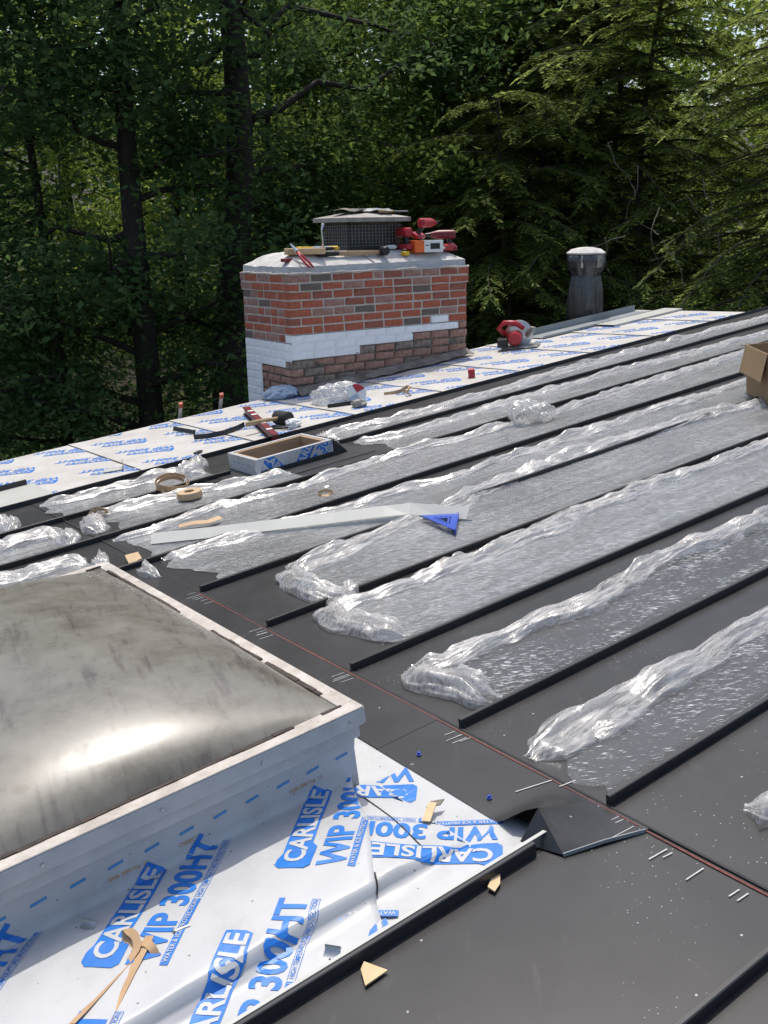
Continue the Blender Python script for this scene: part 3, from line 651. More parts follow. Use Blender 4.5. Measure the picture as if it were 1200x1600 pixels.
FILMS = {   # panel: ridge line (u, v) in seams, free end path, ridge width, ridge height
 0: ([(.02, .52), (.2, .53), (.36, .55), (.58, .52), (.8, .56), (1.19, .56), (1.55, .56), (2.13, .54), (3.2, .56), (5, .55), (9, .56), (13.3, .55)], None, .085, .034, (.03, .03, .55)),
 1: ([(.26, 1.72), (.43, 1.63), (.70, 1.61), (1.0, 1.58), (1.21, 1.58), (1.58, 1.52), (1.89, 1.58), (2.17, 1.66), (2.70, 1.66), (3.21, 1.64), (3.76, 1.62), (6, 1.63), (13.3, 1.62)], [(.26, 1.72), (.17, 1.56), (.20, 1.3), (.22, 1.10), (.30, 1.05)], .085, .032, (.25, .22, .6)),
 2: ([(.40, 2.90), (.51, 2.82), (.84, 2.77), (1.30, 2.76), (1.95, 2.78), (2.5, 2.80), (2.89, 2.93), (3.38, 2.84), (3.66, 2.92), (4.53, 2.82), (5.44, 2.78), (8, 2.80), (13.3, 2.78)], [(.38, 2.93), (.34, 2.6), (.40, 2.3), (.47, 2.08)], .080, .034, (.40, .40, .7)),
 3: ([(.62, 3.72), (.82, 3.78), (1.22, 3.82), (1.61, 3.88), (2.13, 3.95), (2.47, 3.93), (3.37, 4.12), (4.00, 4.16), (4.83, 4.14), (6.15, 4.02), (6.6, 3.84), (8.5, 3.8), (13.3, 3.8)], [(.62, 3.75), (.52, 3.45), (.50, 3.2), (.58, 2.92), (.72, 3.02)], .080, .036, (.62, .60, .9)),
 4: ([(.12, 4.95), (.64, 4.93), (1.22, 4.86), (1.75, 4.74), (2.66, 4.77), (3.00, 4.62), (3.89, 4.66), (4.88, 4.70), (6.01, 4.70), (7.11, 4.66), (7.88, 4.66), (10, 4.66), (13.3, 4.66)], None, .075, .028, (.10, .08, .8)),
 5: ([(.05, 5.86), (.35, 5.78), (1.16, 5.90), (1.67, 5.76), (2.51, 5.85), (2.97, 5.93), (3.60, 5.85), (5.24, 5.66), (6.07, 5.76), (7.26, 5.78), (8.99, 5.85), (10.05, 5.78), (13.3, 5.75)], None, .070, .028, (.03, .0, .7)),
 7: ([(.02, 7.80), (.25, 7.66), (.95, 7.62), (1.50, 7.60), (1.72, 7.30)], None, .07, .036, (.0, .0, .6)),
}
film_labels = {0: 'clear protective film peeled beside the joint line, on the panel touching the skylight flashing corner',
 1: 'clear film strip with a curled bunched end on the second panel from the flashing corner',
 2: 'clear film strip with a wide torn end, two panels from the skylight flashing corner',
 3: 'clear film strip ending in a thick curled bunch below the blue square',
 4: 'clear film strip lying under the long white metal trim',
 5: 'clear film strip reaching the panel joint between the white trim and the small curb',
 7: 'crumpled film piece below the small curb holding a ring of tan strapping',
 '6a': 'crumpled film piece below the small curb with a wooden ring on it', '6b': 'clear film strip starting above the small curb and passing the crumpled plastic ball',
 '7b': 'clear film strip next to the bare membrane, above the small curb'}
def film_strip(key, k, line, endp, rw, rh, start):
    line = [(a*D, b*D) for a, b in line]; u0, u1 = line[0][0], line[-1][0]
    t = thing('protective_film', film_labels[key], 'plastic film', RM, 'clear film strips on the roof panels')
    n = max(20, int((u1-u0)/.030)); us = np.linspace(u0, u1, n); rv = np.interp(us, [p[0] for p in line], [p[1] for p in line])
    W_ = np.linspace(0, 1, 14); U, Wg = np.meshgrid(us, W_, indexing='ij'); v0 = k*D+.009
    # ragged front end
    U = U + np.clip(1-(U-u0)/.10, 0, 1)*(.05*fbm(Wg*4, 0*Wg, k+11)+.02)
    V = v0 + (rv[:, None]-v0)*Wg
    Z = .0040 + .0028*(1+vn(U*9, V*16, k*5.0))/2 + .0030*np.maximum(0, ridge(U*5+V*9, V*14, k+2.0, 2))*.6
    Z[:, 0] = .020+.004*vn(us*9, 2.2, k); Z[:, 1] = np.maximum(Z[:, 1], .007)
    Z += .0024
    MB().grid(U, V, Z, True).build('sheet', 'film_near' if k < 2 else 'film', t, smooth=True)
    m = MB(); crumple_tube(m, line, rw*1.45, rh*.62, k*1.7+.3, ncs=29); m2 = [(a, b+.012) for a, b in line]
    crumple_tube(m, m2, rw*.5, rh*.75, k*2.9+4, sharp=1.3); m.build('bunched_ridge', 'crumple', t, smooth=True)
    if endp:
        m = MB(); e = [(a*D, b*D) for a, b in endp]; crumple_tube(m, e, .10, .034, k+31., sharp=1.2); crumple_tube(m, [(a+.025, b) for a, b in e], .05, .038, k+77., sharp=1.5)
        m.build('bunched_end', 'crumple', t, smooth=True)
    return t
for k, (ln, en, rw, rh, st) in FILMS.items(): film_strip(k, k, ln, en, rw, rh, st)
film_strip('6a', 6, [(.20, 6.72), (.37, 6.82), (.81, 6.76), (1.26, 6.66), (1.70, 6.5), (2.24, 6.38)], [(.2, 6.72), (.1, 6.5), (.06, 6.2)], .07, .036, None)
film_strip('6b', 6, [(3.42, 6.86), (3.91, 6.62), (4.94, 6.67), (5.87, 6.70), (7.58, 6.70), (9.38, 6.55), (11.0, 6.55), (13.3, 6.55)], None, .07, .026, None)
film_strip('7b', 7, [(3.36, 7.46), (3.73, 7.58), (4.26, 7.42), (4.99, 7.36), (6.16, 7.40), (8.33, 7.52), (10.56, 7.48), (13.3, 7.42)], [(3.36, 7.5), (3.30, 7.3), (3.36, 7.12)], .07, .026, None)
def scrap_film(label, pts, seed, w=.10, h=.04, ext=True, mm='crumple', name='film_scrap', grp='loose scraps of clear film'):
    t = thing(name, label, 'plastic film', RM, grp); m = MB()
    P = [(p.x, p.y) for p in (on_roof(*q) for q in pts)]
    crumple_tube(m, P, w, h, seed, sharp=1.3); crumple_tube(m, [(a+.015, b-.01) for a, b in P], w*.6, h*1.2, seed+7, sharp=1.5)
    m.build('bunched_film', mm, t, smooth=True); return t
# film on the pans below the joint, past the skylight
for k, e, r, nm in ((6, -.22, .55, 'film strip with a ragged end on the lower pan two seams past the big skylight'), (5, -.34, .52, 'film strip with a bunched edge on the lower pan just past the big skylight'), (7, -.46, .6, 'film strip on the lower pan beside the grey panel offcut')):
    film_labels['x%d' % k] = nm
    t = film_strip('x%d' % k, k, [(-8.8, k+r), (-4, k+r+.05), (-2, k+r), (-1.2, k+r+.12), (-.7, k+r+.02), (e-.1, k+r+.1), (e, k+r-.1)], [(e, k+r-.1), (e+.02, k+.3), (e-.05, k+.08)], .09, .045, None)
scrap_film('small crumpled film scrap against the corner of the big skylight', [(215, 893), (232, 900), (246, 905)], 3.3, .07, .03)
scrap_film('loose film scrap with a shadow on the bare charcoal panel', [(1163, 1268), (1200, 1275), (1240, 1290)], 5.1, .09, .035)
scrap_film('torn film tail standing up below the small curb', [(270, 752), (300, 740), (312, 727)], 8.4, .10, .05)

# crumpled ball of plastic
def blob(m, c, r, seed, sq=.75, n=26, rough=.28):
    a = np.linspace(0, 2*math.pi, n*2+1); b = np.linspace(-math.pi/2, math.pi/2, n); A, B = np.meshgrid(a, b, indexing='ij')
    x, y, z = np.cos(A)*np.cos(B), np.sin(A)*np.cos(B), np.sin(B); R = r*(1+rough*(ridge(x*2.1+5, y*2.1+z*1.7, seed, 3))*.8)
    R[-1] = R[0]; m.grid(c[0]+x*R, c[1]+y*R, c[2]+z*R*sq, True); return m
p = on_roof(822, 662); t = thing('crumpled_plastic', 'crumpled ball of clear pinkish plastic on the roof panels', 'plastic', roof_at(p.x, p.y))
m = MB(); blob(m, (0, 0, .075), .085, 1.2); blob(m, (.09, -.05, .06), .07, 4.2); m.build('wrap', 'crumple', t)

# ================================================================ chimney
c0 = RM @ Vector((4.70*D, 10.30*D, 0)); CHL, CHD, CHH = 3.40*D, 1.42*D, .955     # long side, depth, height of brick above the near corner
chim = thing('brick_chimney', 'wide red brick chimney with white painted band and cement crown at the roof edge', 'chimney', Matrix.Translation((c0.x, c0.y, c0.z)))
PITCH_R = .0672; NB = 9; BL = CHL/NB; BT = .100; J = .0125
core = MB(); core.span((.022, .022, -c0.z-.1), (CHL-.012, CHD-.012, CHH-.002)); core.build('mortar_core', 'mortar_old', chim)
pt_ = MB(); pt_.span((.006, .0055, CHH-PITCH_R*7), (CHL-.006, .0215, CHH-.001)); pt_.span((.0055, .022, CHH-PITCH_R*8), (.0215, CHD-.006, CHH-.001)); pt_.span((-.008, -.008, CHH-PITCH_R*2), (CHL+.008, .005, CHH-.0012)); pt_.span((-.008, .0055, CHH-PITCH_R*2), (.005, CHD, CHH-.0012)); pt_.build('pointing', 'mortar', chim)
def brick_mesh(L, Dp, mname, rough=.0022, seed=0):
    m = MB().box((0, 0, 0), (L, Dp, PITCH_R-J), None, .004); bm = bmesh.new()
    me = bpy.data.meshes.new('brick'); r = random.Random(seed)
    m.v = [(x+r.uniform(-rough, rough), y+r.uniform(-rough, rough), z+r.uniform(-rough, rough)) for x, y, z in m.v]
    me.from_pydata(m.v, [], m.f); me.update(); me.materials.append(M[mname]); return me
BM = {}
def brick(x, y, z, L, face, mname, sink=0):
    q = round(L, 3); var = random.randrange(3); key = (q, mname, var)
    if key not in BM: BM[key] = brick_mesh(q, BT, mname, .0048 if 'old' in mname or 'moss' in mname else .0018, hash((q, var)) % 999)
    rz = 0 if face == 'long' else math.pi/2
    o = bpy.data.objects.new('brick', BM[key]); COL.objects.link(o); o.parent = chim
    o.matrix_local = Matrix.Translation((x, y, z)) @ Matrix.Rotation(rz + random.uniform(-.006, .006), 4, 'Z') @ Matrix.Rotation(random.uniform(-.006, .006), 4, 'Y')
back = MB(); oldm = MB()
def pick_red():
    return random.choices(['brick_a', 'brick_b', 'brick_c', 'brick_d'], [.56, .24, .12, .08])[0]
NROW = 21; nfront = 0
for r in range(NROW):
    z = CHH - PITCH_R*(r+.5); prj = .013 if r < 2 else 0
    # long face
    x = -prj + (0 if r % 2 == 0 else -BL/2); end = CHL+prj
    roofz = SLOPE_Z = None
    while x < end-.03:
        L = BL*random.uniform(.97, 1.03)
        if random.random() < .10: L = BL/2
        a, b = max(x, -prj), min(x+L, end)
        if end-b < .05: b = end
        if b-a > .03:
            f = ((a+b)/2)/CHL; bot = 9 if f < .36 else 8 if f < .66 else 7 if f < .93 else 6
            first = 7 if f < .40 else 6 if (.45 < f < .52 or .80 < f < .86) and random.random() < .7 else 7
            old = r > bot
            mn = 'brick_white' if first <= r <= bot else (random.choice(['brick_old', 'brick_old', 'brick_moss']) if old else pick_red())
            if r < 1 and random.random() < .35: mn = 'brick_d'
            # only the courses above the roof show on this side
            zr = (c0.z + z) - (RM @ Vector((4.70*D + (a+b)/2, 10.3*D, 0))).z
            if zr > -.12:
                s_ = (random.uniform(.001, .012) if old else random.uniform(0, .003)) - (.0035 if mn == 'brick_white' else 0)
                a_ = a-J/2 if a <= -prj+.001 else a; b_ = b+J/2 if b >= end-.001 else b
                brick((a_+b_)/2, BT/2 - prj + s_, z + (random.uniform(-.004, .004) if old else 0), (b_-a_)-J, 'long', mn); nfront += 1
        x = b if b-a > .03 else x+L
    # left face (toward -X)
    y = BT - prj + .004 + (0 if r % 2 else -.0); first = True
    while y < CHD+prj-.03:
        L = BL*random.uniform(.95, 1.05) if random.random() < .5 else BL*.52
        b = min(y+L, CHD+prj)
        if CHD+prj-b < .05: b = CHD+prj
        f = ((y+b)/2)/CHD
        wt = (8 <= r <= 10) or (r > 10 and f > .66)
        old = r > 10 and not wt
        mn = 'brick_white' if wt else ('brick_old' if old else pick_red() if random.random() < .6 else 'brick_d')
        brick(BT/2-prj + (random.uniform(.004, .015) if old else random.uniform(0, .003)) - (.0035 if wt else 0), (y+b)/2, z, (b-y)-J, 'left', mn)
        y = b
    # the two sides away from the camera: one joined part
    for i in range(NB): back.box((BL*(i+.5), CHD-BT/2+prj, z), (BL-J, BT, PITCH_R-J))
    for i in range(4): back.box((CHL-BT/2+prj, BT+.01+(CHD-2*BT)/4*(i+.5), z), (BT, (CHD-2*BT)/4-J, PITCH_R-J))
o = back.build('far_side_bricks', 'brick_a', chim); o['kind'] = 'stuff'
# old dark bedding behind the eroded courses
om = MB()
for r in range(8, 15):
    z = CHH-PITCH_R*(r+.5)
    f0 = 0 if r > 9 else .36 if r > 8 else .66
    zc = lambda f: c0.z+z-(RM @ Vector((4.7*D+f*CHL, 10.3*D, 0))).z
    om.span((f0*CHL+.02, .013, z-PITCH_R/2), (CHL-.013, .0212, z+PITCH_R/2-.0006))
om.build('dark_bedding', 'mortar_old', chim)
# painted pointing between the white bricks
pm = MB()
for r0, r1, f0, f1 in ((7, 10, 0, .36), (7, 9, .36, .66), (7, 8, .66, .92)):
    pm.span((max(.002, f0*CHL+.0005), .0030, CHH-PITCH_R*r1+.004), (f1*CHL-.0005, .0082, CHH-PITCH_R*r0-.004))
pm.span((.0030, .02, CHH-PITCH_R*11+.004), (.0082, CHD-.004, CHH-PITCH_R*8-.004)); pm.span((.0030, CHD*.66, CHH-PITCH_R*NROW), (.0082, CHD-.004, CHH-PITCH_R*11+.0035))
pm.build('painted_pointing', 'brick_white', chim)
# crown
CRN = .165
def crown_top(x, y):
    dx = np.minimum(x, CHL-x); dy = np.minimum(y, CHD-y); d = np.minimum(dx, dy)
    return CHH + .052 + (CRN-.052)*np.sin(np.clip(d/.26, 0, 1)*math.pi/2)
n1, n2 = 90, 44; X, Y = np.meshgrid(np.linspace(.012, CHL-.012, n1), np.linspace(.012, CHD-.012, n2), indexing='ij')
Z = crown_top(X, Y) + .006*fbm(X*7, Y*7, 2) + .003*vn(X*28, Y*28, 5)
m = MB().grid(X, Y, Z, True); m.build('crown', 'crown', chim, smooth=True)
cs_ = MB(); per = [(X[i, 0], Y[i, 0], Z[i, 0]) for i in range(n1)] + [(X[-1, j], Y[-1, j], Z[-1, j]) for j in range(1, n2)] + [(X[i, -1], Y[i, -1], Z[i, -1]) for i in range(n1-2, -1, -1)] + [(X[0, j], Y[0, j], Z[0, j]) for j in range(n2-2, 0, -1)]
k = len(per); cs_.v = [(x, y, z) for x, y, z in per] + [(x+.003*math.sin(i*.7), y+.003*math.sin(i*.9), CHH+.012) for i, (x, y, z) in enumerate(per)] + [(x-(.010 if x < .1 else -.010 if x > CHL-.1 else 0)*(1+.6*math.sin(i*1.1)), y-(.010 if y < .1 else -.010 if y > CHD-.1 else 0)*(1+.6*math.sin(i*1.7)), CHH+.001) for i, (x, y, z) in enumerate(per)]
for r in range(2):
    for i in range(k): cs_.f.append((r*k+i, r*k+k+i, r*k+k+(i+1) % k, r*k+(i+1) % k))
cs_.build('crown_edge', 'crown_shaded_side', chim, smooth=True)
# mortar bead smeared over the top course
bd = MB(); pts = [(x, -.012+.004*math.sin(x*31), CHH+.004+.004*math.sin(x*17)) for x in np.linspace(-.008, CHL+.008, 60)]; bd.tube(pts, [.008+.003*math.sin(i*1.3)+.003*math.sin(i*.37) for i in range(60)], 6)
pts = [(-.012, y, CHH+.004+.003*math.sin(y*23)) for y in np.linspace(-.008, CHD, 30)]; bd.tube(pts, [.008+.003*math.sin(i*1.9) for i in range(30)], 6); bd.build('mortar_bead', 'mortar', chim, smooth=True)
# torn flashing at the foot of the long face
tf = MB(); ln = []
for x in np.linspace(.02, CHL+.03, 34):
    q = RMI @ Vector((c0.x+x, c0.y, 0)); ln.append(x)
ft = thing('torn_flashing', 'torn dark felt and lead flashing along the foot of the brick chimney', 'flashing', RM)
us = np.linspace(4.72*D, 8.12*D, 60); W_ = np.linspace(0, 1, 6); U, Wg = np.meshgrid(us, W_, indexing='ij')
wd = (.07+.05*np.abs(fbm(us*3, 0*us, 4)))[:, None]
MB().grid(U, 10.28*D-.004 - Wg*wd, .012 + .050*(1-Wg)**2 + .012*ridge(U*7, Wg*3, 2, 2)*np.minimum(1, Wg*4+.2), True).build('felt', 'felt', ft, smooth=True)

# flue cap
def cy_depth(px, off): return on_y(px, 380, c0.y + off)
CX0 = on_y(547, 372, c0.y+.20).x - c0.x; capw, capd, caph = .56, .40, .235
ZC = CHH + CRN
cap = thing('chimney_cap', 'dark mesh flue cap with a hipped grey metal lid on the chimney crown', 'chimney cap', Matrix.Translation((c0.x+CX0, c0.y+.22, c0.z+ZC-.006)))
MB().span((.03, .03, 0), (capw-.03, capd-.03, caph*.9), .004).build('flue_liner', 'black', cap)
MB().span((-.01, -.01, 0), (capw+.01, capd+.01, .035), .003).build('base_collar', 'black', cap)
wire = MB()
for i in range(17):
    x = capw*i/16; wire.span((x-.002, -.002, .036), (x+.002, .001, caph)); wire.span((x-.002, capd-.001, .036), (x+.002, capd+.002, caph))
for i in range(13):
    y = capd*i/12; wire.span((-.002, y-.002, .036), (.001, y+.002, caph)); wire.span((capw-.001, y-.002, .036), (capw+.002, y+.002, caph))
for j in range(8):
    z = .04+(caph-.045)*j/7; wire.span((0, -.0045, z-.0015), (capw, -.0022, z+.0015)); wire.span((-.0045, 0, z-.0015), (-.0022, capd, z+.0015)); wire.span((0, capd+.0022, z-.0015), (capw, capd+.0045, z+.0015)); wire.span((capw+.0022, 0, z-.0015), (capw+.0045, capd, z+.0015))
o = wire.build('screen', 'mesh', cap); o['kind'] = 'stuff'
lid = MB(); e = .055; L_ = [(-e, -e), (capw+e, -e), (capw+e, capd+e), (-e, capd+e)]
vs_ = [(x, y, caph) for x, y in L_] + [(x, y, caph+.034) for x, y in L_] + [(capw*.32, capd*.42, caph+.085), (capw*.68, capd*.42, caph+.085), (capw*.68, capd*.58, caph+.085), (capw*.32, capd*.58, caph+.085)]
lid.add(vs_, [(3, 2, 1, 0), (0, 1, 5, 4), (1, 2, 6, 5), (2, 3, 7, 6), (3, 0, 4, 7), (4, 5, 9, 8), (5, 6, 10, 9), (6, 7, 11, 10), (7, 4, 8, 11), (8, 9, 10, 11)]); lid.build('lid', 'capmetal', cap)
MB().box((capw*.45, capd*.5, caph+.098), (.13, .09, .022), Rz(.2), .003).build('lid_finial', 'capmetal', cap)
LZ = c0.z+ZC-.006+caph
def cap_at(x, y, z, rz=0): return Matrix.Translation((c0.x+CX0+x, c0.y+.22+y, LZ+z)) @ Matrix.Rotation(rz, 4, 'Z')
for x, y, rz, sx, sy, lb, mm in ((.10, .10, .3, .26, .20, 'torn brown felt scrap lying over the left of the flue cap lid', 'felt'), (.34, .06, -.5, .24, .16, 'bent grey metal scrap on the right of the flue cap lid', 'galv_trim')):
    U, V = np.meshgrid(np.linspace(-sx/2, sx/2, 12), np.linspace(-sy/2, sy/2, 9), indexing='ij'); m = MB()
    Zs = .062 + .05*np.exp(-((U*3)**2+((V-.05)*4)**2)) - .12*np.clip(-V-.02, 0, 1) + .012*vn(U*14, V*14, 3+x); 
    m.grid(U+.02*vn(V*20, 0, 1), V, Zs, True); m.grid(U+.02*vn(V*20, 0, 1), V, Zs-.004)
    o = m.build('felt_scrap', mm, None, cap_at(x+.05, y+.08, 0, rz)); tag(o, lb, 'scrap')
t = thing('trowel', 'flat trowel with wooden handle jutting past the flue cap lid', 'trowel', cap_at(capw*.72, .05, .072, .12))
MB().tube([(-.05, 0, .012), (.06, 0, .012), (.11, 0, .012)], [.012, .014, .011], 10).build('handle', 'handle', t, smooth=True)
MB().box((.19, 0, .012), (.16, .05, .012), None, .003).build('blade', 'galv_trim', t)

# ---------------------------------------------------------------- things lying on the crown
def crown_z(x, y): return float(crown_top(np.array(x), np.array(y))) + .004
def on_crown(px, y=.16, rz=0, lift=0):
    x = on_y(px, 385, c0.y+y).x - c0.x; x = min(max(x, .04), CHL-.04)
    return Matrix.Translation((c0.x+x, c0.y+y, c0.z+crown_z(x, y)+lift)) @ Matrix.Rotation(rz, 4, 'Z') @ Matrix.Scale(1.22, 4)
o = MB().box((0, 0, .022), (.26, .085, .040), None, .003).build('wood_block', 'wood', None, on_crown(476, .15, -.30)); tag(o, 'short offcut of fresh pine lumber on the chimney crown', 'lumber')
def pliers(name, label, mtx, hm, col='snips'):
    t = thing(name, label, col, mtx); 
    for sgn in (-1, 1):
        MB().tube([(0, 0, .012), (-.05, sgn*.018, .014), (-.11, sgn*.026, .016), (-.15, sgn*.022, .018)], [.006, .008, .0085, .006], 8).build('handle', hm, t, smooth=True)
        MB().add([(0, sgn*.012, .004), (.07, sgn*.002, .006), (.07, 0, .014), (0, sgn*.012, .020), (0, 0, .004), (0, 0, .020)], [(0, 1, 2, 3), (4, 5, 2, 1), (0, 4, 1), (3, 2, 5), (0, 3, 5, 4)]).build('blade', 'steel', t)
    return t
pliers('tin_snips', 'red-handled tin snips leaning on the pine offcut', on_crown(462, .10, 2.0, .045) @ Matrix.Rotation(-.8, 4, 'Y'), 'red')
pliers('tin_snips', 'orange-handled tin snips beside the pine offcut on the crown', on_crown(488, .24, .4, .01), 'yellow')
o = MB().box((0, 0, .012), (.07, .05, .022), None, .004).build('chalk_box', 'redd', None, on_crown(447, .12, .3)); tag(o, 'small dark red chalk box at the end of the pine offcut', 'chalk box')
def hammer(label, mtx, L, hm, headm, big=False, grip=False):
    t = thing('sledge_hammer' if big else 'mallet', label, 'hammer', mtx)
    MB().tube([(0, 0, .022), (L*.4, 0, .022), (L*.95, 0, .022)], [.014, .015, .012], 10, flat=1.2).build('handle', hm, t, smooth=True)
    if grip: MB().tube([(-.16, 0, .022), (-.02, 0, .022), (.0, 0, .022)], [.018, .017, .015], 10).build('grip', 'rubber', t, smooth=True)
    h = MB(); h.tube([(L, -.055, .03), (L, -.045, .03), (L, .045, .03), (L, .055, .03)], [.026, .031, .031, .026], 12); h.build('head', headm, t, smooth=.6); return t
t = hammer('long wooden-handled hammer with black grip and dark head across the crown front', on_crown(528, .10, -.03), .36, 'handle', 'black', True, True)
o = thing('box_of_screws', 'white and orange carton lying on the right of the chimney crown', 'carton', on_crown(642, .12, -.10))
MB().span((0, -.06, .001), (.235, .06, .082), .002).build('carton', 'white', o)
MB().span((-.001, -.0615, .0008), (.075, .0615, .0828), .002).build('orange_end', 'orange_p', o)
MB().span((.125, -.0618, .022), (.205, -.0606, .062)).build('black_label', 'black', o); MB().span((.085, -.0618, .045), (.112, -.0606, .052)).build('label_mark', 'black', o)
def drill(name, label, mtx, body='red', cat='drill'):
    t = thing(name, label, cat, mtx)
    MB().tube([(-.09, 0, .115), (-.08, 0, .115), (.03, 0, .115), (.06, 0, .115), (.09, 0, .115)], [.024, .033, .033, .026, .018], 14).build('motor_housing', body, t, smooth=.7)
    MB().tube([(.09, 0, .115), (.13, 0, .115)], [.016, .011], 12).build('chuck', 'black', t, smooth=.7)
    MB().tube([(-.04, 0, .10), (-.055, 0, .05), (-.06, 0, .03)], [.020, .017, .019], 10).build('handle', 'black', t, smooth=.7)
    MB().box((-.05, 0, .018), (.105, .062, .034), None, .006).build('battery', body, t); return t
drill('cordless_drill', 'red cordless drill lying on the orange and white carton', on_crown(658, .16, .3, .104) @ Matrix.Rotation(.5, 4, 'X'))
drill('cordless_drill', 'red cordless driver on the crown between flue cap and carton', on_crown(628, .20, 1.6))
drill('cordless_drill', 'dark red cordless tool behind the right end of the carton', on_crown(692, .18, 2.6), 'redd')
t = thing('grinder', 'small red and black angle grinder at the right end of the chimney crown', 'grinder', on_crown(700, .12, .2))
MB().tube([(-.06, 0, .03), (.0, 0, .03), (.05, 0, .032), (.07, 0, .03)], [.022, .028, .030, .022], 12).build('body', 'red', t, smooth=.7); MB().lathe([(.03, .0), (.034, .012), (.02, .02)], 14, (-.08, 0, .02)).build('head', 'steel', t, smooth=.6)
o = MB().box((0, 0, .016), (.055, .045, .03), None, .006).build('tape_measure', 'yellow', None, on_crown(633, .08, .3)); tag(o, 'small yellow tape measure in front of the carton', 'tape measure')
for px, y, mm, lb, hh in ((503, .26, 'bluep', 'blue-grey sealant tube lying behind the pine offcut', .16), (512, .22, 'black', 'black caulking nozzle beside the flue cap', .10), (522, .24, 'yellow', 'yellow marker lying beside the flue cap', .08), (596, .14, 'redd', 'dark red punch lying behind the hammer head', .10), (612, .20, 'white', 'pale putty stick by the flue cap corner', .09)):
    t = MB(); t.tube([(-hh/2, 0, .016), (hh*.3, 0, .016), (hh*.36, 0, .016), (hh/2, 0, .016)], [.015, .015, .008, .005], 10)
    o = t.build('small_tube_tool', mm, None, on_crown(px, y, random.uniform(-.6, .6)), smooth=.7); tag(o, lb, 'tube')
o = MB().tube([(0, 0, 0), (.003, 0, .09), (0, .004, .16), (.012, .002, .20)], [.007, .006, .006, .010], 8).build('scratch_awl', 'steel', None, on_crown(504, .14, 0), smooth=True); tag(o, 'thin steel awl standing upright left of the flue cap', 'awl')
# cable trailing over the crown edge
pts = []
for i, (px, y) in enumerate(((545, .20), (560, .13), (572, .08), (580, .035), (584, .012))):
    q = on_y(px, 385, c0.y+y); x = q.x-c0.x; pts.append((q.x, c0.y+y, c0.z+crown_z(x, max(y, .012))+.004))
o = MB().tube(pts, .004, 6).build('power_cord', 'capmetal', None, None, smooth=True); tag(o, 'thin grey cord trailing over the crown edge from the flue cap', 'cord')
# ================================================================ vent pipe wrapped in black plastic
pp = RM @ Vector((11.9*D, 11.15*D, -.9)); pb = at(912, 500, (RM @ Vector((11.75*D, 11.2*D, 0)) - CAM).dot(FW))
ZB = pb.z; SCL = (pb-CAM).dot(FW)/F_PX
vp = thing('vent_pipe', 'tall galvanised vent pipe with domed cap wrapped in black plastic', 'vent pipe', Matrix.Translation((pb.x, pb.y, ZB)))
hp = 100*SCL; r0 = 17*SCL
MB().lathe([(r0, -ZB), (r0, hp*.9)], 24).build('pipe', 'galv', vp, smooth=.7)
MB().lathe([(r0*1.55, hp*.80), (r0*1.62, hp*.86), (r0*1.62, hp*.98), (r0*1.5, hp*1.0)], 24).build('cap_band', 'galv', vp, smooth=.7)
MB().lathe([(r0*1.72, hp*1.0), (r0*1.75, hp*1.02), (r0*1.3, hp*1.075), (r0*.6, hp*1.10), (r0*.1, hp*1.105)], 24).build('cap', 'crown', vp, smooth=.8)
wob = lambda a, z: 1+.05*math.sin(a*13+z*1.5)+.06*math.sin(a*5-z*2)+.05*math.sin(a*2+1)
MB().lathe([(r0*1.55, hp*.01), (r0*1.6, hp*.12), (r0*1.58, hp*.3), (r0*1.5, hp*.5), (r0*1.32, hp*.66), (r0*1.28, hp*.70), (r0*1.6, hp*.78), (r0*1.72, hp*.9), (r0*1.68, hp*.985)], 72, wob=wob).build('plastic_wrap', 'blackbag', vp, smooth=True)
MB().tube([(r0*1.9, -.3*r0, hp*.98), (r0*2.2, -.3*r0, hp*.86), (r0*1.8, -.2*r0, hp*.72)], .006, 6).build('tie', 'galv', vp)

# ================================================================ metal trim along the far rake
t = thing('rake_trim', 'grey galvanised drip trim lying along the far roof edge', 'metal trim', RM)
a, b = on_roof(840, 530), on_roof(1005, 490)
m = MB(); m.span((a.x, 10.05*D, .010), (12.6*D, 10.50*D, .013)); m.span((a.x, 10.50*D+.0005, .008), (12.6*D, 10.50*D+.004, .075)); m.span((a.x, 10.05*D-.004, .008), (12.6*D, 10.05*D-.0005, .028)); m.build('strip', 'galv_trim', t)
t = thing('trim_offcut', 'lighter grey bent metal offcut overlapping the far rake trim', 'metal trim', RM)
m = MB(); m.span((11.0*D, 9.62*D, .020), (12.9*D, 10.04*D, .0225)); m.span((11.0*D, 9.62*D-.003, .004), (12.9*D, 9.62*D-.0005, .022)); m.span((11.0*D, 10.0*D, .004), (12.9*D, 10.0*D+.003, .0198)); m.build('strip', 'grey_panel', t)

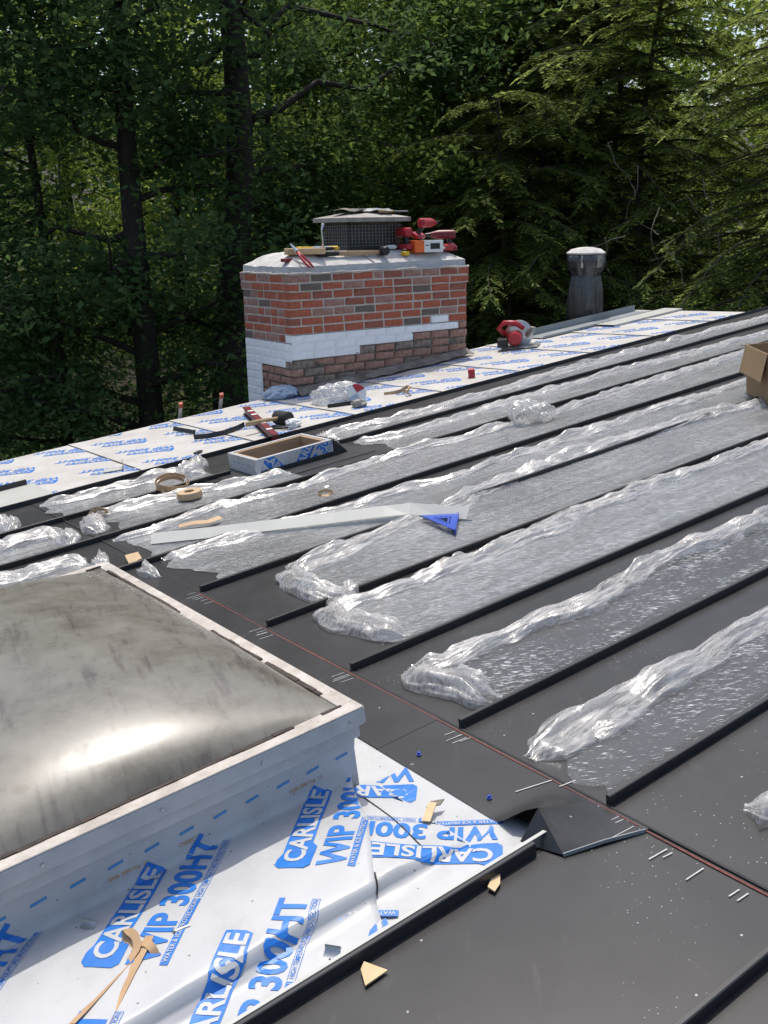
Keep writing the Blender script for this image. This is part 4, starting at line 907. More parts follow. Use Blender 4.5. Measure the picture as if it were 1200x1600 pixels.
# ================================================================ cardboard box
q = on_roof(1170, 640); bx = thing('cardboard_box', 'open brown cardboard box with folded-out flaps standing on the film', 'box', roof_at(q.x+.10, q.y-.06, .012, -.66))
BW, BD, BH = .52, .40, .30; th = .006
MB().span((0, 0, 0), (BW, th, BH)).build('side', 'card', bx); MB().span((0, BD-th, 0), (BW, BD, BH)).build('side', 'card', bx)
MB().span((0, th+.0003, 0), (th, BD-th-.0003, BH)).build('side', 'card', bx); MB().span((BW-th, th+.0003, 0), (BW, BD-th-.0003, BH)).build('side', 'card', bx)
MB().span((th, th, .0005), (BW-th, BD-th, .006)).build('bottom', 'card', bx)
def flap(p, L, wd, axis, tilt, out):
    m = MB(); R = (Rx(tilt) if axis == 'x' else Ry(tilt))
    m.box(p, (1, 1, 1)); m.v = []; m.f = []
    if axis == 'x': m.add([Vector(p)+Vector((0, out*k*math.cos(tilt)-0, -k*math.sin(tilt))) + Vector((i*L, 0, j*.005)) for k in (0, wd) for i in (0, 1) for j in (0, 1)], [(0, 2, 3, 1), (4, 5, 7, 6), (0, 1, 5, 4), (2, 6, 7, 3), (1, 3, 7, 5), (0, 4, 6, 2)])
    else: m.add([Vector(p)+Vector((out*k*math.cos(tilt), 0, -k*math.sin(tilt))) + Vector((0, i*L, j*.005)) for k in (0, wd) for i in (0, 1) for j in (0, 1)], [(0, 2, 3, 1), (4, 5, 7, 6), (0, 1, 5, 4), (2, 6, 7, 3), (1, 3, 7, 5), (0, 4, 6, 2)])
    m.build('flap', 'card', bx)
flap((0, -.002, BH-.004), BW, .165, 'x', 1.36, -1); flap((0, BD+.002, BH-.004), BW, .135, 'x', .2, 1)
flap((-.002, 0, BH-.004), BD, .165, 'y', 1.32, -1); flap((BW+.002, 0, BH-.004), BD, .135, 'y', .6, 1)

# ================================================================ long white trim and blue square
t = thing('metal_trim', 'long off-white bent metal trim lying across the roof seams', 'metal trim', RM)
pts = []
for px, py, z in ((236, 838, .045), (330, 828, .045), (430, 816, .05), (520, 805, .055), (600, 795, .062), (640, 791, .062), (690, 795, .055), (731, 798, .05)):
    q = on_roof(px, py, z); pts.append(Vector((q.x, q.y, z)))
m = MB(); m.ribbon([p - Vector((0, 0, .012)) for p in pts], .066, (.25, .80, .50), .002); m.build('face', 'trim', t)
m = MB(); m.ribbon([p + Vector((-.010, -.034, -.042)) for p in pts], .016, (0, .2, 1), .002); m.build('return_leg', 'trim', t)
q0, q1, q2 = on_roof(657, 806, .034), on_roof(716, 803, .034), on_roof(711, 829, .034)
sq = thing('speed_square', 'blue plastic triangular speed square under the end of the white trim', 'square', roof_at(q0.x, q0.y, .0))
P = [Vector((p.x-q0.x, p.y-q0.y)) for p in (q0, q1, q2)]; c = (P[0]+P[1]+P[2])/3
m = MB()
for s_, e_ in ((1.0, .50), (.42, .26)):
    o3 = [c+(p-c)*s_ for p in P]; i3 = [c+(p-c)*e_ for p in P]
    for i in range(3): m.prism([tuple(o3[i]), tuple(o3[(i+1) % 3]), tuple(i3[(i+1) % 3]), tuple(i3[i])], .0325, .0365)
for i in range(3): m.prism([tuple(c+(P[i]-c)*.54 + Vector((.003, 0))), tuple(c+(P[i]-c)*.54 - Vector((.003, 0))), tuple(c+(P[i]-c)*.38 - Vector((.003, 0))), tuple(c+(P[i]-c)*.38 + Vector((.003, 0)))], .0325, .0360)
m.build('plate', 'square', sq); m = MB(); dd = (P[1]-P[2]).normalized(); m.ribbon([(P[1].x, P[1].y, .030), (P[2].x, P[2].y, .030)], .022, (0, 0, 1), .006); m.build('fence', 'square', sq)

# ================================================================ level, mallet, strips on the membrane
def roof_dir(a, b): d = b-a; return math.atan2(d.y, d.x), d.length
a, b = on_roof(385, 643, .02), on_roof(432, 689, .02); ang, L = roof_dir(a, b)
lv = thing('spirit_level', 'red box-beam spirit level with white vials lying on the membrane', 'level', roof_at(a.x, a.y, .004, ang)); 
for nm, z0, z1, mm, wd in (('edge', 0, .007, 'black', .052), ('edge', .0475, .0545, 'black', .052), ('web', .0073, .0472, 'redd', .030)): MB().span((0, -wd/2, z0), (L, wd/2, z1), .001).build(nm, mm, lv)
MB().span((.012, -.020, .0547), (L-.012, .020, .0565)).build('top_face', 'redd', lv)
for f in (.17, .30, .52, .60, .80):
    MB().span((L*f, -.021, .0567), (L*f+.035, .021, .0585), .001).build('vial', 'white', lv)
a, b = on_roof(385, 664, .075), on_roof(440, 652, .06); ang, L = roof_dir(a, b)
ml = thing('rubber_mallet', 'black rubber mallet with pale wooden handle resting on the red level', 'mallet', roof_at(a.x, a.y, .0, ang))
MB().tube([(0, 0, .078), (L*.5, 0, .072), (L, 0, .055)], [.014, .013, .011], 10, flat=1.2).build('handle', 'handle', ml, smooth=True)
MB().tube([(L+.01, -.075, .052), (L+.01, -.066, .052), (L+.01, .066, .052), (L+.01, .075, .052)], [.042, .050, .050, .042], 14).build('head', 'rubber', ml, smooth=.7)
pliers('tin_snips', 'black-handled snips lying behind the rubber mallet', roof_at(on_roof(452, 672).x, on_roof(452, 672).y, .006, math.radians(-60)), 'black')
o = MB().add([(0, 0, 0)], []) and None
m = MB(); blob(m, (0, 0, .022), .045, 9.1, .6, 12, .35); q = on_roof(459, 668); o = m.build('crumpled_rag', 'white', None, roof_at(q.x, q.y, .006)); tag(o, 'small crumpled white rag beside the mallet head', 'rag')
pts = [on_roof(x, y, .02) for x, y in ((303, 684), (325, 682), (350, 677), (370, 670), (382, 664))]
o = MB().ribbon([(p.x, p.y, .024) for p in pts], .036, (0, 0, 1), .003).build('metal_strip', 'seam', None, RM); tag(o, 'curved dark metal strip on edge left of the mallet handle', 'metal strip')
pts = [on_roof(x, y, .02) for x, y in ((271, 670), (288, 673), (305, 676))]
o = MB().ribbon([(p.x, p.y, .022) for p in pts], .032, (.35, 0, 1), .005).build('metal_strip', 'black', None, RM); tag(o, 'short black metal offcut lying near the roof edge', 'metal strip')
q = on_roof(178, 735); t = thing('metal_clip', 'small bent grey metal angle lying on the membrane', 'metal clip', roof_at(q.x, q.y, .007, -.4))
MB().span((-.06, -.05, 0), (.06, .05, .002)).build('flat_leg', 'grey_panel', t); MB().span((.0605, -.05, 0), (.0625, .05, .055)).build('upright_leg', 'grey_panel', t)
q = on_roof(310, 709); o = MB().box((0, 0, .006), (.07, .03, .010), Rz(.5), .002).build('black_scrap', 'black', None, roof_at(q.x, q.y, .005)); tag(o, 'small black scrap on the membrane above the curb', 'scrap')
# grey offcut panel at the lower end of the bare membrane
gp = thing('panel_offcut', 'pale grey primed panel offcut with dark raised edge beside the bare membrane', 'metal panel', RM)
MB().span((-3*D, 8*D+.034, .012), (.28*D, 8.86*D, .014)).build('sheet', 'grey_panel', gp); MB().span((-3*D, 8.86*D+.0005, .002), (.22*D, 8.86*D+.012, .046), .001).build('raised_edge', 'seam', gp)
# ladder behind the roof edge
la, lb = RM @ Vector((3.05*D, RV1+.06, 0)), RM @ Vector((3.71*D, RV1+.06, 0)); ldr = thing('ladder', 'ladder leaning on the roof edge, two red-capped rail tops showing', 'ladder', Matrix.Translation((la.x, la.y, 0)))
ex = lb.x-la.x
for dx, zz in ((0, la.z), (ex, lb.z)):
    top = zz+.10; MB().span((dx-.014, -.035, 0), (dx+.014, .035, top-.03), .003); m = MB()
    m.tube([(dx, 1.5, -.25), (dx, .0, top-.002)], .030, 4, flat=.5); r_ = m.build('rail', 'ladder', ldr); m = MB(); m.tube([(dx, .006, top-.020), (dx, -.004, top+.012)], .033, 4, flat=.55); m.build('rail_cap', 'ladder_cap', r_)
for i in range(14):
    f = .03+i*.068; MB().tube([(0, 1.5*(1-f), -.25+(la.z+.35)*f), (ex, 1.5*(1-f), -.25+(la.z+.35)*f)], .016, 8).build('rung', 'ladder', ldr)

# ================================================================ power tool and bits beyond the chimney
q = on_roof(812, 543); cs2 = thing('circular_saw', 'red circular saw with silver guard resting on the membrane past the chimney', 'circular saw', roof_at(q.x, q.y, .006, -.9) @ Matrix.Scale(1.12, 4))
MB().tube([(-.02, -.13, .085), (-.02, -.12, .085), (-.02, -.02, .085), (-.02, .0, .085)], [.042, .054, .056, .045], 16).build('motor_housing', 'red', cs2, smooth=.7)
MB().lathe([(.105, 0), (.112, .01), (.112, .045), (.10, .055)], 26).build('blade_guard', 'steel', cs2, Matrix.Translation((0, .055, .10)) @ Matrix.Rotation(math.pi/2, 4, 'X'), smooth=.7)
MB().box((.01, .0, .008), (.30, .22, .006), None, .002).build('base_plate', 'steel', cs2)
MB().tube([(-.09, -.04, .10), (-.15, -.05, .17), (-.10, -.05, .21), (-.01, -.04, .20), (.05, -.03, .15)], [.022, .021, .020, .021, .02], 10).build('handle', 'red', cs2, smooth=True)
MB().tube([(.07, -.05, .09), (.12, -.06, .135), (.125, -.06, .16)], [.018, .022, .026], 10).build('front_knob', 'capmetal', cs2, smooth=True)
MB().box((-.12, -.09, .06), (.085, .11, .07), Rz(.1), .008).build('battery', 'black', cs2)
q = on_roof(737, 590); tp = thing('red_tape_measure', 'small red tape measure standing on the membrane beside the chimney', 'tape measure', roof_at(q.x, q.y, .006, .9))
MB().prism([(-.04, 0), (.04, 0), (.042, .03), (.03, .062), (0, .07), (-.03, .062), (-.042, .03)], -.025, .025, Matrix.Rotation(math.pi/2, 4, 'X')).build('case', 'red', tp); MB().box((.0, -.0265, .035), (.05, .003, .045), None, .001).build('side_label', 'redd', tp)
# plastic, tape roll and bar near the chimney corner
q = on_roof(445, 622); m = MB(); blob(m, (0, 0, .035), .12, 2.7, .38, 16, .3); blob(m, (.14, -.05, .03), .07, 6.7, .45, 12, .3); o = m.build('plastic_sheet', 'bluep', None, roof_at(q.x, q.y+.05, .004, .5)); tag(o, 'folded blue-grey plastic at the chimney corner', 'plastic')
q = on_roof(520, 628); m = MB(); blob(m, (0, 0, .05), .13, 3.9, .55, 20, .35); blob(m, (.12, .02, .05), .11, 5.9, .55, 18, .35); o = m.build('plastic_bag', 'bag', None, roof_at(q.x, q.y, .004)); tag(o, 'clear crumpled plastic bag by the chimney foot', 'plastic bag')
q = on_roof(559, 630); t = thing('tape_roll', 'red white and blue labelled tape roll lying against the clear bag', 'tape roll', roof_at(q.x, q.y, .075, -.5) @ Matrix.Rotation(math.pi/2*.85, 4, 'X'))
MB().lathe([(.030, -.025), (.072, -.025), (.072, .025), (.030, .025)], 26).build('roll', 'steel', t, smooth=.7)
for i, mm in enumerate(('red', 'white', 'bluep', 'white')):
    a0 = i*math.pi/2+.4; pl = [(.068*math.cos(a0+k*.131), .068*math.sin(a0+k*.131)) for k in range(13)]+[(.006*math.cos(a0+.8), .006*math.sin(a0+.8))]; MB().prism(pl, .0255, .0268).build('label_sector', mm, t)
a, b = on_roof(512, 636, .012), on_roof(552, 630, .012); o = MB().ribbon([(a.x, a.y, .018), (b.x, b.y, .018)], .028, (0, 0, 1), .008).build('flat_bar', 'black', None, RM); tag(o, 'black flat bar in front of the clear plastic bag', 'bar')
a, b = on_roof(566, 632, .01), on_roof(540, 634, .01); m = MB(); blob(m, (0, 0, .02), .045, 8.8, .6, 10, .4); o = m.build('dark_rag', 'capmetal', None, roof_at(a.x-.04, a.y-.02, .005)); tag(o, 'dark crumpled scrap between bag and tape roll', 'scrap')

# ================================================================ tan strapping and scraps
def strap(label, pts, w=.018, name='strapping', m='tan', sides=None, grp='tan strapping offcuts'):
    P = [Vector((lambda q: (q.x, q.y, z))(on_roof(x, y, z))) for x, y, z in pts]; n = max(8, 6*len(P)); d = np.r_[0, np.cumsum([(P[i+1]-P[i]).length for i in range(len(P)-1)])]
    # smooth through the points
    tt = np.linspace(0, d[-1], n); A = np.array([[*p] for p in P]); C = np.stack([np.interp(tt, d, A[:, i]) for i in range(3)], 1)
    for _ in range(2): C[1:-1] = (C[:-2]+2*C[1:-1]+C[2:])/4
    sd = [Vector((.3*math.sin(i*.35), .25*math.cos(i*.3), .5+.5*math.sin(i*.21))) for i in range(n)] if sides is None else sides
    o = MB().ribbon([Vector(c) for c in C], w, sd, .0012).build(name, m, None, RM, smooth=.8); tag(o, label, 'strapping', grp); return o
strap('long folded tan strap lying on the membrane in front of the big skylight', [(112, 1600, .045), (150, 1560, .040), (195, 1510, .040), (215, 1482, .052), (212, 1462, .062), (198, 1452, .064), (195, 1462, .052), (208, 1478, .046), (228, 1472, .055), (238, 1480, .056), (246, 1497, .040)], .017, sides=Vector((.75, -.5, .25)))
strap('second leg of tan strap crossing the membrane lettering', [(165, 1602, .040), (185, 1560, .040), (205, 1520, .042), (226, 1480, .050), (234, 1462, .056)], .020, sides=Vector((.8, -.45, .2)))
strap('tan strap piece with a fold on the film below the small curb', [(140, 806, .01), (146, 796, .04), (160, 795, .045), (170, 800, .03), (150, 808, .01)], .025)
strap('long pale tan strap lying on film beside the white trim', [(280, 822, .03), (300, 817, .035), (325, 815, .035), (345, 808, .035)], .035, sides=Vector((.3, .9, .2)))
strap('small curl of tan strap on film right of the wooden ring', [(497, 770, .035), (508, 766, .045), (522, 768, .04), (510, 775, .04), (498, 774, .035)], .016)
strap('tan strap with a curled end on the membrane near the chimney', [(600, 616, .01), (615, 614, .012), (628, 610, .02), (636, 604, .045), (641, 606, .06), (637, 612, .04), (630, 611, .02)], .028)
q = on_roof(270, 762, .02); t = thing('strapping_coil', 'coil of tan strapping lying on crumpled film below the small curb', 'strapping', roof_at(q.x, q.y, .035, .3) @ Matrix.Rotation(.25, 4, 'X'))
m = MB()
for rr, zz in ((.088, .0), (.080, .010), (.094, .02)): m.ribbon([(rr*math.cos(a)*(1+.06*math.sin(3*a+zz*90)), rr*math.sin(a), zz+.006*math.sin(2*a)) for a in np.linspace(0, 6.0, 30)], .020, (0, 0, 1), .0015)
m.ribbon([(-.085, 0, .0), (-.10, -.05, -.004), (-.10, -.11, -.012)], .02, (.3, 0, 1), .0015); m.build('loops', 'tan', t)
q = on_roof(297, 776, .02); o = MB().lathe([(.028, 0), (.068, 0), (.070, .014), (.068, .034), (.028, .034), (.026, .017), (.028, 0)], 28).build('cardboard_ring', 'card_in', None, roof_at(q.x, q.y, .018), smooth=.7); tag(o, 'tan cardboard core ring lying on the film', 'ring')
def chip(px, py, poly, label, rz=0, z=.006, m='chip', tilt=.12):
    q = on_roof(px, py, z); o = MB().prism(poly, 0, .0035).build('cardboard_scrap', m, None, roof_at(q.x, q.y, z, rz) @ Matrix.Rotation(tilt, 4, 'X')); tag(o, label, 'scrap', 'tan cardboard scraps'); return o
chip(580, 1522, [(-.030, -.012), (.026, -.020), (.012, .030), (-.006, .022)], 'triangular tan cardboard scrap on the charcoal pan in front of the membrane', .2)
chip(773, 1380, [(-.028, -.008), (.0, -.012), (.028, -.004), (.024, .010), (-.02, .010)], 'ragged oblong tan scrap beside the black upstand', .55)
chip(671, 1270, [(-.010, -.032), (.010, -.032), (.010, .034), (-.010, .034)], 'small rectangular tan strip on the membrane', -.95, .022)
chip(680, 1256, [(-.026, -.006), (.01, -.010), (.026, .004), (-.008, .010)], 'dark curled scrap by the tan strip on the membrane', -.3, .024, 'felt')
chip(208, 873, [(-.05, -.03), (.03, -.035), (.05, .02), (-.02, .035)], 'crumpled tan scrap at the end of a seam by the big skylight', .4, .012, 'chip', .6)
for px, py, lb in ((510, 761, 'tiny pale scrap on the panel right of the curb'), (577, 775, 'tiny white scrap beside a seam above the white trim'), (488, 750, 'tiny white offcut against the seam below the small curb')):
    chip(px, py, [(-.022, -.008), (.01, -.012), (.022, .004), (-.006, .010)], lb, random.random(), .008, 'white', .3)
def bolt(px, py, lab):
    q = on_roof(px, py); o = MB().lathe([(.0075, 0), (.0075, .002), (.0045, .003), (.0045, .008), (.002, .009)], 6).build('screw_head', 'square', None, roof_at(q.x, q.y, .0055)); tag(o, lab, 'screw', 'blue screws on the flashing band')
bolt(765, 1250, 'blue screw head on the flashing band next to its sprung-up corner'); bolt(655, 1182, 'blue screw head on the flashing band beside the big skylight corner')
q = on_roof(290, 1456, .036); t = thing('rivet', 'small steel rivet lying on the membrane lettering', 'rivet', roof_at(q.x, q.y, .042, -.2)); MB().tube([(-.022, 0, .004), (.012, 0, .004)], .0045, 10).build('shank', 'steel', t, smooth=.7); MB().tube([(-.024, 0, .004), (-.020, 0, .004)], .0075, 10).build('head', 'capmetal', t, smooth=.7)
for px, py, z, lb in ((134, 1456, .040, 'folded grey metal clip at the foot of the skylight curb'), (517, 1499, .008, 'folded metal clip at the membrane edge by the upstand')):
    q = on_roof(px, py, z); t = thing('anchor_clip', lb, 'metal clip', roof_at(q.x, q.y, z, .6)); m = MB(); m.ribbon([(-.018, 0, .0), (0, 0, .002), (.014, 0, .010), (.017, 0, .020)], .034, (0, 1, 0), .0012); m.build('strip', 'galv', t, smooth=.8); MB().lathe([(.003, 0), (.003, .002)], 8, (-.004, 0, .002)).build('hole', 'black', t)

# ================================================================ trees
def leaf_quads(C, size, nrm_up=.5, asp=.5, droop=0.0, rng=RNG):
    """leaf blades: 4-vertex folded diamonds, centres C (n,3)"""
    n = len(C); d = rng.normal(size=(n, 3)); d[:, 2] = d[:, 2]*.45 - droop; d /= np.linalg.norm(d, axis=1)[:, None]
    w = rng.normal(size=(n, 3)); w[:, 2] *= (1-nrm_up); w -= d*np.sum(w*d, 1)[:, None]; w /= np.linalg.norm(w, axis=1)[:, None]+1e-9
    nn = np.cross(d, w); L = (size*(.7+.6*rng.random(n)))[:, None]; Wd = L*asp
    V = np.empty((n, 4, 3)); V[:, 0] = C - d*L*.5; V[:, 1] = C + w*Wd*.5 + nn*L*.07 - d*L*.05; V[:, 2] = C + d*L*.5; V[:, 3] = C - w*Wd*.5 + nn*L*.07 - d*L*.05
    F = np.arange(n*4).reshape(n, 4); return V.reshape(-1, 3), F
def limb(m, a, b, r0, r1, wig=.25, seg=7, rng=random):
    a, b = Vector(a), Vector(b); pts = []
    for i in range(seg+1):
        f = i/seg; p = a.lerp(b, f) + Vector((rng.uniform(-1, 1), rng.uniform(-1, 1), rng.uniform(-.6, .6)))*wig*math.sin(f*math.pi)*.5; pts.append(p)
    m.tube(pts, [r0+(r1-r0)*i/seg for i in range(seg+1)], 7); return pts
def broadleaf(seed, H, r, low, spread, ncl, nleaf, lsize, forks=0, lean=0):
    """returns trunk MB and leaf arrays for one deciduous tree, origin at its foot"""
    rr = random.Random(seed); rg = np.random.default_rng(seed); m = MB(); n = 14
    bend = [Vector((lean*(i/n)**2*H*.1 + .10*math.sin(i*.9+seed), .10*math.cos(i*.7+seed), H*i/n)) for i in range(n+1)]
    m.tube(bend, [r*(1.35 if i == 0 else 1)*(1-.72*i/n) for i in range(n+1)], 12)
    C = []
    nl = 26
    for i in range(nl):
        f = low/H + (1-low/H)*(i+.5)/nl; base = bend[0].lerp(bend[-1], 0) + Vector((0, 0, 0)); k = min(n-1, int(f*n)); base = bend[k].lerp(bend[k+1], f*n-k)
        a = rr.uniform(0, 6.28); L = spread*(.45+.7*rr.random())*(1-.45*max(0, f-.6)/.4); tip = base + Vector((math.cos(a)*L, math.sin(a)*L, L*rr.uniform(-.12, .45)))
        pts = limb(m, base, tip, r*.26*(1-.6*f)+.012, .010, L*.22, 6, rr)
        for j in range(2, len(pts)):
            for _ in range(2):
                q = pts[j] + Vector((rr.uniform(-1, 1), rr.uniform(-1, 1), rr.uniform(-.7, .4)))*L*.32; C.append(q)
                if rr.random() < .35: limb(m, pts[j], q, .009, .004, .1, 3, rr)
    C = np.array([[*c] for c in C]); idx = rg.integers(0, len(C), ncl); cen = C[idx] + rg.normal(size=(ncl, 3))*[.28, .28, .2]
    lv = np.repeat(cen, nleaf, 0) + rg.normal(size=(ncl*nleaf, 3))*[.24, .24, .13]
    V, F = leaf_quads(lv, lsize, .6, .52, .25, rg); return m, V, F
def hemlock(seed, H, r, low, spread, nb, lsize, stems=1):
    """conifer with drooping flat sprays; returns trunk, dark needles, pale tips"""
    rr = random.Random(seed); rg = np.random.default_rng(seed); m = MB(); tw = MB(); cens = []; dirs = []
    roots = [Vector((0, 0, 0))]
    for s_ in range(stems):
        o = Vector((rr.uniform(-.35, .35)*(s_ > 0), rr.uniform(-.35, .35)*(s_ > 0), 0)); ln = Vector((rr.uniform(-.08, .08), rr.uniform(-.08, .08), 1)); n = 12
        sp = [o + ln*(H*i/n)*(1-.06*s_) + Vector((.05*math.sin(i+s_*2), .05*math.cos(i*1.3+s_), 0)) for i in range(n+1)]
        m.tube(sp, [r*(1-.3*(s_ > 0))*(1.25 if i == 0 else 1)*(1-.8*i/n) for i in range(n+1)], 10)
        for i in range(nb//stems):
            f = low/H + (1-low/H)*((i+rr.random())/(nb//stems)); k = min(n-1, int(f*n)); base = sp[k].lerp(sp[k+1], f*n-k)
            a = rr.uniform(0, 6.28); L = spread*(1.05-.75*f)*rr.uniform(.55, 1.1); pts = []; up = rr.uniform(.05, .35)
            for j in range(8):
                q = j/7; pts.append(base + Vector((math.cos(a+.25*q)*L*q, math.sin(a+.25*q)*L*q, L*(up*q - .42*q*q))))
            m.tube(pts, [.030*(1-.5*f)*(1-.85*j/7)+.003 for j in range(8)], 5)
            for j in range(1, 8):
                for sd in (-1, 1):
                    for rep in range(2):
                        t = (pts[j]-pts[j-1]).normalized(); sdv = Vector((-t.y, t.x, 0))*sd; ll = (.28+.5*L*.22)*(1.1-.5*j/7)*rr.uniform(.6, 1.2)
                        dd = (t*.75 + sdv*.8 + Vector((0, 0, rr.uniform(-.45, -.02)))).normalized(); p0 = pts[j-1].lerp(pts[j], rr.random())
                        cens.append((*p0,)); dirs.append((*(dd*ll),))
    A = np.array(cens); B = np.array(dirs); per = 17
    t = (np.arange(per)+.6)/per; n = len(A); Tt = np.broadcast_to(t, (n, per)); pos = A[:, None, :] + B[:, None, :]*Tt[..., None]; pos[..., 2] -= .14*Tt**2*np.linalg.norm(B, axis=1)[:, None]
    side = np.cross(B, [0, 0, 1.]); side /= np.linalg.norm(side, axis=1)[:, None]+1e-9; bd = B/np.linalg.norm(B, axis=1)[:, None]
    sg = np.where(np.arange(per) % 2 == 0, 1., -1.)
    L = lsize*(1.15-.65*Tt)[..., None]*(.8+.5*rg.random((n, per, 1)))
    dr = bd[:, None, :]*.75 + side[:, None, :]*sg[None, :, None]*.85 + rg.normal(size=(n, per, 3))*.16; dr /= np.linalg.norm(dr, axis=2)[..., None]
    wd = np.cross(dr, [0, 0, 1.]) + rg.normal(size=(n, per, 3))*.25; wd /= np.linalg.norm(wd, axis=2)[..., None]+1e-9
    V = np.empty((n, per, 4, 3)); V[:, :, 0] = pos; V[:, :, 1] = pos+dr*L*.5+wd*L*.17; V[:, :, 2] = pos+dr*L; V[:, :, 3] = pos+dr*L*.5-wd*L*.17; V[..., 2] -= 0
    tip = (Tt > .62) & (rg.random((n, 1)) < .62)
    return m, V[~tip].reshape(-1, 3), V[tip].reshape(-1, 3)
def ground_pt(px, depth):
    p = at(px, 400, depth); return Vector((p.x, p.y, float(ground_h(p.x, p.y))-.05))
GRP = 'trees behind the house'
def put_broad(px, depth, data, label, leafm, bark='bark', rz=0, sc=1.0, name='deciduous_tree', meshes={}):
    key = data[0]; p = ground_pt(px, depth); t = thing(name, label, 'tree', Matrix.Translation(p) @ Matrix.Rotation(rz, 4, 'Z') @ Matrix.Scale(sc, 4), GRP)
    if (key, leafm) not in meshes:
        m, V, F = data[1]; a = m.build('trunk', bark, t, smooth=True); b = big_mesh('crown', V, F, leafm, t); meshes[(key, leafm)] = (a.data, b.data)
    else:
        a, b = meshes[(key, leafm)]; link('trunk', a, t); link('crown', b, t)
    return t
BR = {1: (1, broadleaf(11, 13, .24, 3.2, 3.2, 640, 34, .13)), 2: (2, broadleaf(23, 14, .33, 3.8, 3.4, 640, 34, .13, lean=-.6)),
      3: (3, broadleaf(37, 11, .10, 2.0, 2.4, 700, 34, .115)), 4: (4, broadleaf(51, 12, .17, 2.4, 3.0, 900, 34, .13))}
put_broad(212, 15.0, BR[1], 'dark straight-trunked tree standing left of the chimney', 'leaf_d', rz=.4)
put_broad(352, 16.0, BR[2], 'thick dark forked trunk tree directly left of the chimney', 'leaf_d', rz=1.9)
put_broad(432, 18.5, BR[3], 'slender dark sapling between the thick trunk and the chimney', 'leaf_a', rz=2.9)
put_broad(70, 15.5, BR[3], 'leafy sapling left of the straight-trunked tree', 'leaf_d', rz=.9, sc=1.1)
put_broad(-120, 17.0, BR[4], 'broad leafy tree at the far end of the rake edge', 'leaf_a', rz=2.2)
put_broad(692, 19.5, BR[4], 'dark trunked tree rising behind the chimney cap', 'leaf_a', rz=3.4)
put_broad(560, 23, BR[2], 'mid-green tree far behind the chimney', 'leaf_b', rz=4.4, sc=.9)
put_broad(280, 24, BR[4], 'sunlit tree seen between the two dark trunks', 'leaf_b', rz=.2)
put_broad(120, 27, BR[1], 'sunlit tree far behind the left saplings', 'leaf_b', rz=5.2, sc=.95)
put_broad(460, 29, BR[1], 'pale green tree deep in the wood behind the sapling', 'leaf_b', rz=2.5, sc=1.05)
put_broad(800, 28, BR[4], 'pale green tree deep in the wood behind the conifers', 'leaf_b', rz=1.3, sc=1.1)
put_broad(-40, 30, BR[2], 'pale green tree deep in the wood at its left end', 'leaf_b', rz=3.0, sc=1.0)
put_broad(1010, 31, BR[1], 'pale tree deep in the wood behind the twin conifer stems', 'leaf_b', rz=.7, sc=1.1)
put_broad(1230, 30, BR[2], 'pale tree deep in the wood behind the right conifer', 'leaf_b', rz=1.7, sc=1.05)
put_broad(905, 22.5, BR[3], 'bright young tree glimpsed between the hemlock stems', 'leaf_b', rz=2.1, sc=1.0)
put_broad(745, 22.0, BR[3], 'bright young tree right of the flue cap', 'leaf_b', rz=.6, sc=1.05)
HM = {}
def put_hem(key, px, depth, label, rz=0, sc=1.0, args=None):
    p = ground_pt(px, depth); t = thing('hemlock_tree', label, 'tree', Matrix.Translation(p) @ Matrix.Rotation(rz, 4, 'Z') @ Matrix.Scale(sc, 4), GRP)
    if key not in HM:
        m, Vd, Vt = hemlock(*args); a = m.build('trunk', 'bark2', t, smooth=True)
        b = big_mesh('crown', Vd, np.arange(len(Vd)).reshape(-1, 4), 'leaf_h', t); c = big_mesh('new_growth', Vt, np.arange(len(Vt)).reshape(-1, 4), 'leaf_t', t); HM[key] = (a.data, b.data, c.data)
    else:
        for nm, me in zip(('trunk', 'crown', 'new_growth'), HM[key]): link(nm, me, t)
    return t
put_hem('a', 960, 18.0, 'multi-stemmed hemlock with drooping sprays behind the vent pipe', .3, 1, (5, 11, .17, 1.5, 5.6, 340, .125, 3))
put_hem('b', 1240, 15.6, 'hemlock with pale drooping tips at the right above the roof', 2.0, 1, (9, 10.5, .15, 1.2, 4.9, 300, .115, 1))
put_hem('b', 790, 19.0, 'hemlock between the chimney and the vent pipe', 4.1, 1.05)
put_hem('b', 1420, 17.5, 'hemlock past the cardboard box beyond the roof end', .8, 1.1)
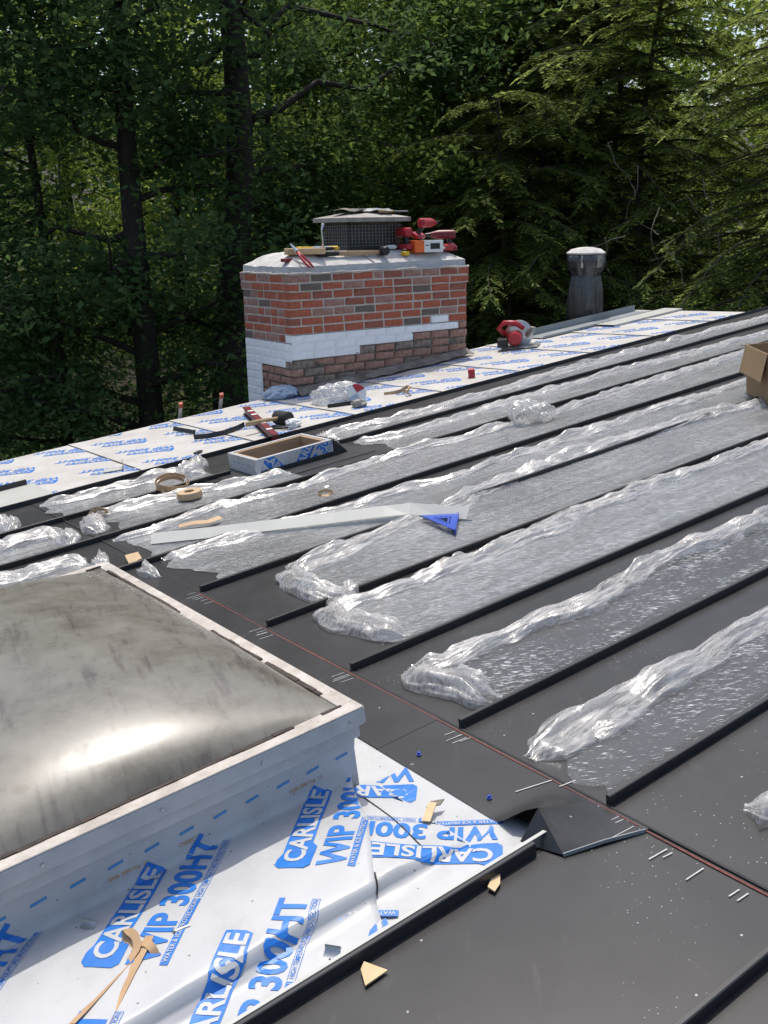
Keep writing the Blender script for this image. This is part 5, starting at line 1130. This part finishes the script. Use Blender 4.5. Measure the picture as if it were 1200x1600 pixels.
put_hem('a', 850, 17.0, 'hemlock with low drooping boughs just left of the vent pipe', 5.2, .8)
put_hem('a', 640, 25.0, 'hemlock in the shade far behind the flue cap', 2.4, 1.0)
# dead pale twigs hanging in the right conifer
tw = thing('dead_branches', 'pale bare dead twigs hanging in front of the right hemlock', 'branches', Matrix.Translation(at(1090, 330, 13.6)))
m = MB(); rr = random.Random(4)
for i in range(14):
    a = Vector((rr.uniform(-1.2, .9), rr.uniform(.0, .7), rr.uniform(-.5, .9))); pts = [a]; d = Vector((rr.uniform(-1, 1), rr.uniform(-.3, .3), rr.uniform(-.9, .1)))
    for j in range(9): d = (d+Vector((rr.uniform(-.5, .5), rr.uniform(-.3, .3), rr.uniform(-.5, .3)))).normalized(); pts.append(pts[-1]+d*.10)
    m.tube(pts, [.0075-.0007*j for j in range(10)], 5)
m.build('twigs', 'twig', tw)
# understory and the far wood as masses
def mass(name, label, n, fx, size, mm, seed, cat):
    rg = np.random.default_rng(seed); C = fx(n, rg); V, F = leaf_quads(C, size, .5, .55, .2, rg); o = big_mesh(name, V, F, mm); tag(o, label, cat, kind='stuff')
def under(n, rg):
    px = rg.uniform(-250, 1400, n//30); dep = rg.uniform(14.5, 24, n//30); P = []
    for a, b in zip(px, dep): p = ground_pt(a, b); P.append((p.x, p.y, p.z))
    P = np.array(P); k = np.repeat(P, 30, 0); return k + rg.normal(size=k.shape)*[.5, .5, .1] + np.c_[np.zeros((len(k), 2)), np.abs(rg.normal(size=len(k)))*1.3]
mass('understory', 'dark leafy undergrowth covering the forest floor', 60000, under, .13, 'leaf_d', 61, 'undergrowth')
def far(n, rg):
    px = rg.uniform(-500, 1700, n//40); dep = rg.uniform(34, 46, n//40); P = []
    for a, b in zip(px, dep): p = ground_pt(a, b); P.append((p.x, p.y, p.z))
    P = np.array(P); P[:, 2] += rg.uniform(0, 15, len(P)); k = np.repeat(P, 40, 0); return k + rg.normal(size=k.shape)*[.8, .8, .55]
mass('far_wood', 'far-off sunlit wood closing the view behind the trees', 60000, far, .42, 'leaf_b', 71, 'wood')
